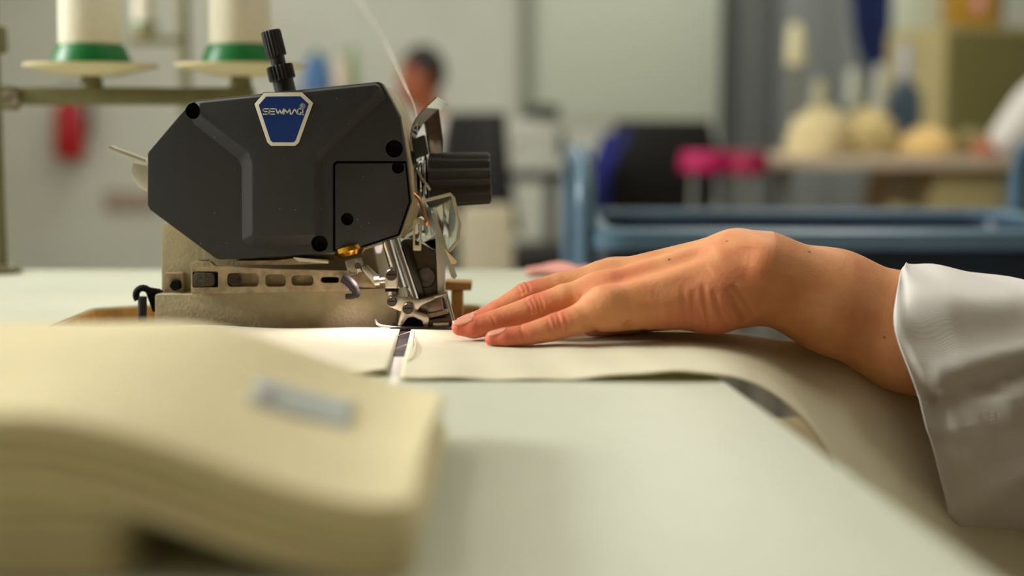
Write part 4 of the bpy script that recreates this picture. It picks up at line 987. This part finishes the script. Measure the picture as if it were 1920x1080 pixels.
tag(sheet('blue_cloth', bluef, 16, 20, M_royal, .006), 'royal blue cloth hanging slanted over the black chair', 'cloth')
# machine station in the middle distance
Ym = 4.4
bench('work_table', at(905, 0, Ym).x, at(1060, 0, Ym).x, Ym - .25, Ym + .3, at(0, 322, Ym - .25).z, 'dark edged work table under a pale sewing machine', M_dgrey)
zt = at(0, 322, Ym - .25).z
pm = thing('pale_machine', 'blurred pale grey sewing machine on the dark edged table', 'sewing machine', (at(985, 0, Ym).x, Ym, zt))
a = at(935, 236, Ym - .1); b = at(1046, 318, Ym - .1)
MB().prism([at(x, y, Ym - .1) for x, y in ((950, 226), (1000, 222), (1046, 240), (1046, 300), (1020, 306), (1018, 262), (975, 268), (960, 314), (922, 314), (926, 260))], (0, .14, 0)).build('machine_body', M_lgrey, pm, bevel=.008)
MB().box(at(918, 306, Ym - .14), (at(1052, 320, Ym).x, Ym + .1, zt)).build('machine_bed', M_lgrey, pm, bevel=.006)
MB().box(at(978, 197, Ym - .06), (at(1048, 226, Ym).x, Ym + .06, at(0, 224, Ym).z)).build('thread_tension_unit', M_dgrey, pm, bevel=.01)
MB().cyl(at(1046, 270, Ym), at(1060, 270, Ym), .05).build('hand_wheel', M_dgrey, pm, smooth=True)
office_chair(at(1012, 0, 3.8).x, 3.8, 2.2, 'black office chair seen left of the pale machine', at(0, 212, 3.8).z, .34)
tag(MB().box(at(862, 392, 3.0), (at(962, 0, 3.0).x, 3.3, .30)).build('carton', mat('carton', (178, 170, 146), .8), bevel=.01), 'pale carton standing on a dark crate below the pale machine', 'carton')
tag(MB().box((at(862, 0, 3.0).x - .03, 2.98, 0), (at(962, 0, 3.0).x + .03, 3.33, .2995)).build('dark_crate', M_chairb, bevel=.01), 'black crate on the floor under the pale carton', 'crate')
# station hidden behind the machine head, with blue and pale cones showing above it
Yk = 4.0
zk = .78
bench('sewing_bench', at(510, 0, Yk).x, at(695, 0, Yk).x, Yk - .25, Yk + .3, zk, 'sewing bench behind the graphite machine, its cones showing above', M_lgrey)
def cone_tall(name, label, cxp, top, r, h, m, Y):
    p = at(cxp, top, Y); z0 = p.z - h
    t = thing(name, label, 'thread cone', (p.x, Y, z0))
    MB().lathe((p.x, Y, z0), (0, 0, 1), [(0, r), (.01, r * 1.02), (h * .9, r * .7), (h, r * .6)], 28).build('wound_thread', m, t, smooth=True)
    MB().lathe((p.x, Y, z0), (0, 0, 1), [(h, r * .3), (h + .02, r * .25)], 16).build('core', M_green, t, smooth=True)
    return t, z0
def shelf_rack(name, label, x0, x1, Y, zbase, ztop):
    t = thing(name, label, 'thread stand', ((x0 + x1) / 2, Y, zbase))
    MB().box((x0, Y - .06, ztop - .015), (x1, Y + .06, ztop)).build('shelf', M_grey, t)
    for x in (x0 + .02, x1 - .02): MB().cyl((x, Y, zbase), (x, Y, ztop - .015), .008).build('post', M_grey, t, smooth=True)
t_, z0 = cone_tall('thread_cone', 'blurred blue thread cone behind the top knob', 594, 106, .055, .12, mat('thread_blue', (74, 112, 160), .8), Yk)
cone_tall('thread_cone', 'blurred pale pink thread cone right of the blue one', 640, 106, .032, .12, mat('thread_rose', (216, 200, 184), .8), Yk)
cone_tall('thread_cone', 'blurred pale green thread cone farthest right above the machine head', 662, 96, .022, .135, mat('thread_mint', (150, 186, 140), .8), Yk + .03)
shelf_rack('thread_stand', 'grey rack carrying blue, pink and green cones behind the machine head', at(545, 0, Yk).x, at(690, 0, Yk).x, Yk, zk, z0)
# person seated by the wall, facing left
pr = thing('person', 'seated person in white coat with dark hair, blurred by the wall', 'person', (at(800, 0, 5.1).x, 5.1, 0))
hd = at(786, 143, 5.1)
hx = hd.x
person_body(pr, hd, (hx + .05, 5.12, hd.z - .16), (hx + .09, 4.96, hd.z - .25), (hx + .09, 5.28, hd.z - .25), (hx + .14, 5.12, .58), (-.82, -.5, -.1), [(hx - .28, 4.95, .55), (hx - .24, 5.2, .55)], [(hx - .3, 4.9, 0), (hx - .26, 5.18, 0)],
            [[((hx + .09, 4.96, hd.z - .25), .05), ((hx + .02, 4.86, hd.z - .48), .042), ((hx - .2, 4.86, hd.z - .42), .032), ((hx - .29, 4.88, hd.z - .42), .03)],
             [((hx + .09, 5.28, hd.z - .25), .05), ((hx + .02, 5.36, hd.z - .48), .042), ((hx - .2, 5.3, hd.z - .42), .032), ((hx - .29, 5.28, hd.z - .42), .03)]], None, hres=.016)
st = thing('stool', 'stool under the seated person by the wall', 'stool', (hx + .14, 5.12, 0))
MB().lathe((hx + .14, 5.12, 0), (0, 0, 1), [(0, .2), (.02, .2), (.03, .04), (.36, .03)], 24).build('base', M_dgrey, st, smooth=True)
MB().lathe((hx + .14, 5.12, .36), (0, 0, 1), [(0, .17), (.05, .18), (.06, .16)], 28).build('seat', M_chairb, st, smooth=True)
# magenta stools
for k, (cxp, py0, w_, Yq, lab) in enumerate(((1326, 284, .074, 3.0, 'bright magenta padded stool, left of the two beside the black chair'), (1404, 286, .053, 2.92, 'darker magenta padded stool beside the grey post'))):
    p = at(cxp, py0, Yq); zs = p.z
    t = thing('padded_stool', lab, 'stool', (p.x, Yq, 0), 'magenta stools')
    MB().lathe((p.x, Yq, zs - .055), (0, 0, 1), [(0, w_ * .92), (.01, w_), (.042, w_), (.055, w_ * .9)], 28).build('seat', M_mag if k == 0 else mat('magenta_deep', (150, 6, 66), .6), t, smooth=True)
    for a in range(4):
        an = a * math.pi / 2 + .6
        MB().cyl((p.x + w_ * .6 * math.cos(an), Yq + w_ * .6 * math.sin(an), zs - .055), (p.x + w_ * 1.1 * math.cos(an), Yq + w_ * 1.1 * math.sin(an), 0), .009).build('leg', M_grey, t, smooth=True)
    MB().lathe((p.x, Yq, .3), (0, 0, 1), [(0, w_ * .85), (.012, w_ * .85)], 24).build('foot_ring', M_grey, t, smooth=True)
# sewing desk on the right with cloth heaps and cones
Yd = 3.3
zd = at(0, 292, Yd - .28).z
dk = bench('sewing_desk', at(1448, 0, Yd - .28).x, at(1890, 0, Yd).x, Yd - .28, Yd + .4, zd, 'beige sewing desk at the right carrying heaps of cream cloth')
a = at(1700, 330, Yd); MB().box((at(1730, 0, Yd).x, Yd - .2, zd - .16), (at(1880, 0, Yd).x, Yd + .3, zd - .035)).build('drawer_box', M_cab, dk, bevel=.005)
MB().prism([at(x, y, Yd + .1) for x, y in ((1640, 318), (1690, 318), (1600, 560), (1560, 560))], (0, .05, 0)).build('slanted_brace', M_desk, dk)
def heap(label, cxp, cyp, wpx, hpx, Y, m, sd):
    rnd = random.Random(sd); c = at(cxp, cyp, Y); k = (Y - CY) / F; W_ = wpx * k / 2; H = hpx * k
    mb = MB(); R = []
    for i in range(14):
        f = i / 13; row = []
        for j in range(40):
            a = 2 * math.pi * j / 40; rr = (1 - f ** 2.6) ** .5 if f < 1 else 0
            rr = max(rr, .02) * (1 + .10 * math.sin(3 * a + sd) + .06 * math.sin(7 * a + f * 9 + sd) + .04 * math.sin(f * 23 + a))
            row.append((c.x + W_ * rr * math.cos(a), Y + .13 * rr * math.sin(a), zd + H * f * (1 + .12 * math.sin(2 * a + sd) * f) + .0005))
        R.append(row)
    return tag(mb.rings(R).build('cloth_heap', m, smooth=True), label, 'cloth')
M_heap = weave(mat('heap_cream', (226, 208, 158), .85, noise=.25, nscale=14), 300)
heap('large rumpled heap of cream cloth on the desk at the right', 1535, 285, 120, 82, Yd - .05, M_heap, 1.0)
heap('rumpled cream cloth leaning against the large heap, nearer the bottle', 1622, 285, 110, 78, Yd + .02, weave(mat('heap_tan', (206, 186, 128), .85, noise=.25, nscale=14), 300), 2.4)
heap('low heap of golden cream cloth beside the tan cabinet', 1735, 285, 100, 48, Yd - .05, weave(mat('heap_gold', (222, 188, 120), .85, noise=.2, nscale=14), 300), 4.1)
heap('flat olive cloth pile at the foot of the cabinet', 1815, 285, 70, 44, Yd + .05, mat('heap_olive', (128, 118, 76), .85), 5.0)
# cone on a tall pin
def pin_cone(label, cxp, y0, y1, r, m):
    p = at(cxp, y1, Yd + .12); q = at(cxp, y0, Yd + .12); h = q.z - p.z
    s_ = thing('cone_stand', 'slim stand under the ' + label, 'thread stand', (p.x, Yd + .12, zd))
    MB().cyl((p.x, Yd + .12, zd), (p.x, Yd + .12, p.z), .007).build('pin', M_olive, s_, smooth=True)
    MB().lathe((p.x, Yd + .12, zd), (0, 0, 1), [(0, .04), (.008, .04), (.012, .012)], 24).build('base', M_olive, s_, smooth=True)
    t = thing('thread_cone', label, 'thread cone', p)
    MB().lathe(p, (0, 0, 1), [(0, r * .8), (.01, r), (h * .85, r * .8), (h, r * .55)], 24).build('wound_thread', m, t, smooth=True)
pin_cone('tall cream thread cone hanging highest above the right desk', 1491, 45, 122, .030, mat('thread_cream', (222, 216, 176), .8))
pin_cone('cream thread cone behind the large cloth heap', 1536, 150, 205, .025, mat('thread_dull', (176, 176, 146), .8))
pin_cone('pale grey thread cone left of the blue grey bottle', 1600, 128, 200, .027, mat('thread_grey', (176, 182, 168), .8))
pin_cone('whitish thread cone leaning near the blue grey bottle', 1650, 120, 210, .024, mat('thread_pale', (186, 188, 176), .8))
bp = at(1694, 226, Yd + .22)
bt = thing('bottle', 'blue grey bottle with a tall pale neck in front of the tan cabinet', 'bottle', (bp.x, Yd + .22, zd))
hh = at(0, 150, Yd + .22).z
MB().lathe((bp.x, Yd + .22, zd), (0, 0, 1), [(0, .054), (.006, .058), (hh - zd - .05, .052), (hh - zd - .01, .028), (hh - zd, .018)], 28).build('body', M_bluegrey, bt, smooth=True)
MB().lathe((bp.x, Yd + .22, hh), (0, 0, 1), [(0, .018), (.02, .022), (at(0, 72, Yd).z - hh, .016)], 24).build('neck', mat('bottle_neck', (186, 190, 200), .4), bt, smooth=True)
# tan cabinet, two faces visible; lit side and shaded front have separate colours
Yk2 = 4.1
cb = thing('tan_cabinet', 'tan metal cabinet with its shaded front in a darker colour behind the right desk', 'cabinet', (1.6, Yk2 + .3, 0))
pL = at(1657, 300, Yk2 + .42); pC = at(1765, 300, Yk2); pR = at(2120, 300, Yk2 + .25); pB = pR + (pL - pC)
ztop = at(1765, 46, Yk2).z
MB().prism([(p.x, p.y, ztop) for p in (pL, pC, pR, pB)], (0, 0, -(ztop - .02))).build('carcass', M_cab, cb, bevel=.004)
d_ = (pR - pC); nn = Vector((d_.y, -d_.x, 0)).normalized() * .018
for k in range(2):
    a = pC + d_ * (.005 + .5 * k); b_ = pC + d_ * (.495 + .5 * k)
    dr = MB().prism([(a.x, a.y, ztop - .02), (b_.x, b_.y, ztop - .02), (b_.x + nn.x, b_.y + nn.y, ztop - .02), (a.x + nn.x, a.y + nn.y, ztop - .02)], (0, 0, -(ztop - .1))).build('door', M_cabd, cb, bevel=.003)
    hp = a.lerp(b_, .9 - .8 * k) + nn; MB().box((hp.x - .01, hp.y - .02, .75), (hp.x + .01, hp.y, .87)).build('handle', M_grey, dr)
def on_cab(name, label, cat, x0, x1, y0, Y, m, dep=.2):
    a = at(x0, y0, Y); b_ = at(x1, y0, Y); return tag(MB().box((a.x, Y, ztop), (b_.x, Y + dep, a.z)).build(name, m, bevel=.01), label, cat)
on_cab('yellow_box', 'yellow box with a pale mark on top of the tan cabinet', 'box', 1796, 1876, -22, Yk2 + .16, M_yellow)
on_cab('dark_box', 'black box beside the yellow one on top of the tan cabinet', 'box', 1785, 1860, -70, Yk2 + .40, M_chairb)
a = at(1822, -8, Yk2 + .158); b = at(1846, 22, Yk2 + .158)
o = MB().box((a.x, Yk2 + .15, b.z), (b.x, Yk2 + .158, a.z)).build('pale_mark', M_pink, bpy.data.objects['yellow_box'])
on_cab('pale_box', 'pale greenish white box on the left end of the tan cabinet', 'box', 1700, 1772, -70, Yk2 + .34, mat('pale_green', (196, 204, 186), .7))
# blue garment hanging on the wall rail
Yg = 4.9
hg = thing('hanging_coat', 'dark blue work coat hanging above the cloth heap', 'coat', at(1650, 170, Yg))
prof_ = [(1592, 1716, -70), (1597, 1708, 0), (1602, 1702, 60), (1611, 1694, 100), (1627, 1682, 135), (1640, 1670, 180)]
R = []
for x0, x1, y in prof_:
    a = at(x0, y, Yg); b_ = at(x1, y, Yg); c = (a + b_) / 2; hw = (b_.x - a.x) / 2
    R.append([(c.x + hw * math.cos(t) * (1 + .06 * math.sin(5 * t)), Yg + .06 * math.sin(t) + .012 * math.sin(6 * t), c.z) for t in np.linspace(0, 2 * math.pi, 33)[:-1]])
MB().rings(R).build('cloth_body', M_navy, hg, smooth=True)
top_ = at(1652, -75, Yg)
MB().tube([top_ + Vector((-.09, 0, -.02)), top_ + Vector((0, 0, .03)), top_ + Vector((.09, 0, -.02))], .008).build('hanger', M_grey, hg, smooth=True)
MB().tube([top_ + Vector((0, 0, .03)), top_ + Vector((0, 0, .12))], .004).build('hanger_hook', M_grey, hg, smooth=True)
rl = thing('clothes_rail', 'grey clothes rail the dark blue coat hangs from', 'rail', (top_.x, Yg, 0))
MB().tube([(top_.x - .2, Yg, top_.z + .125), (top_.x + .5, Yg, top_.z + .125)], .012).build('rail_bar', M_grey, rl, smooth=True)
for dx in (.48, ):
    MB().cyl((top_.x + dx, Yg, 0), (top_.x + dx, Yg, top_.z + .125), .014).build('post', M_grey, rl, smooth=True)
MB().cyl((top_.x - .19, Yg, 0), (top_.x - .19, Yg, top_.z + .125), .014).build('post', M_grey, rl, smooth=True)
# second colleague at the right desk, only the sleeve shows
pb = thing('person', 'person in white coat leaning over the right desk, only a sleeve visible', 'person', (1.98, 3.1, 0))
s0 = at(1990, 120, 3.0); s1 = at(1872, 292, 3.0)
hx = s0.x
person_body(pb, (hx + .10, 3.0, s0.z + .22), (hx + .15, 2.98, s0.z + .08), (hx + .12, 2.80, s0.z - .02), (hx + .06, 3.02, s0.z + .0), (hx + .42, 2.98, .60), (-1, .15, -.1), [(hx + .06, 2.82, .56), (hx + .06, 3.02, .56)], [(hx + .06, 2.82, 0), (hx + .06, 3.02, 0)],
            [[((hx + .06, 3.02, s0.z), .05), ((s0.x * .6 + s1.x * .4, 3.02, s0.z * .55 + s1.z * .45), .04), ((s1.x + .03, 3.04, s1.z + .04), .03), ((s1.x - .05, 3.08, s1.z + .0), .03)]], None, hres=.016)
st = thing('stool', 'stool under the person at the right desk', 'stool', (hx + .42, 2.98, 0))
MB().lathe((hx + .42, 2.98, 0), (0, 0, 1), [(0, .2), (.02, .2), (.03, .04), (.38, .03)], 24).build('base', M_dgrey, st, smooth=True)
MB().lathe((hx + .42, 2.98, .38), (0, 0, 1), [(0, .17), (.05, .18), (.06, .16)], 28).build('seat', M_chairb, st, smooth=True)
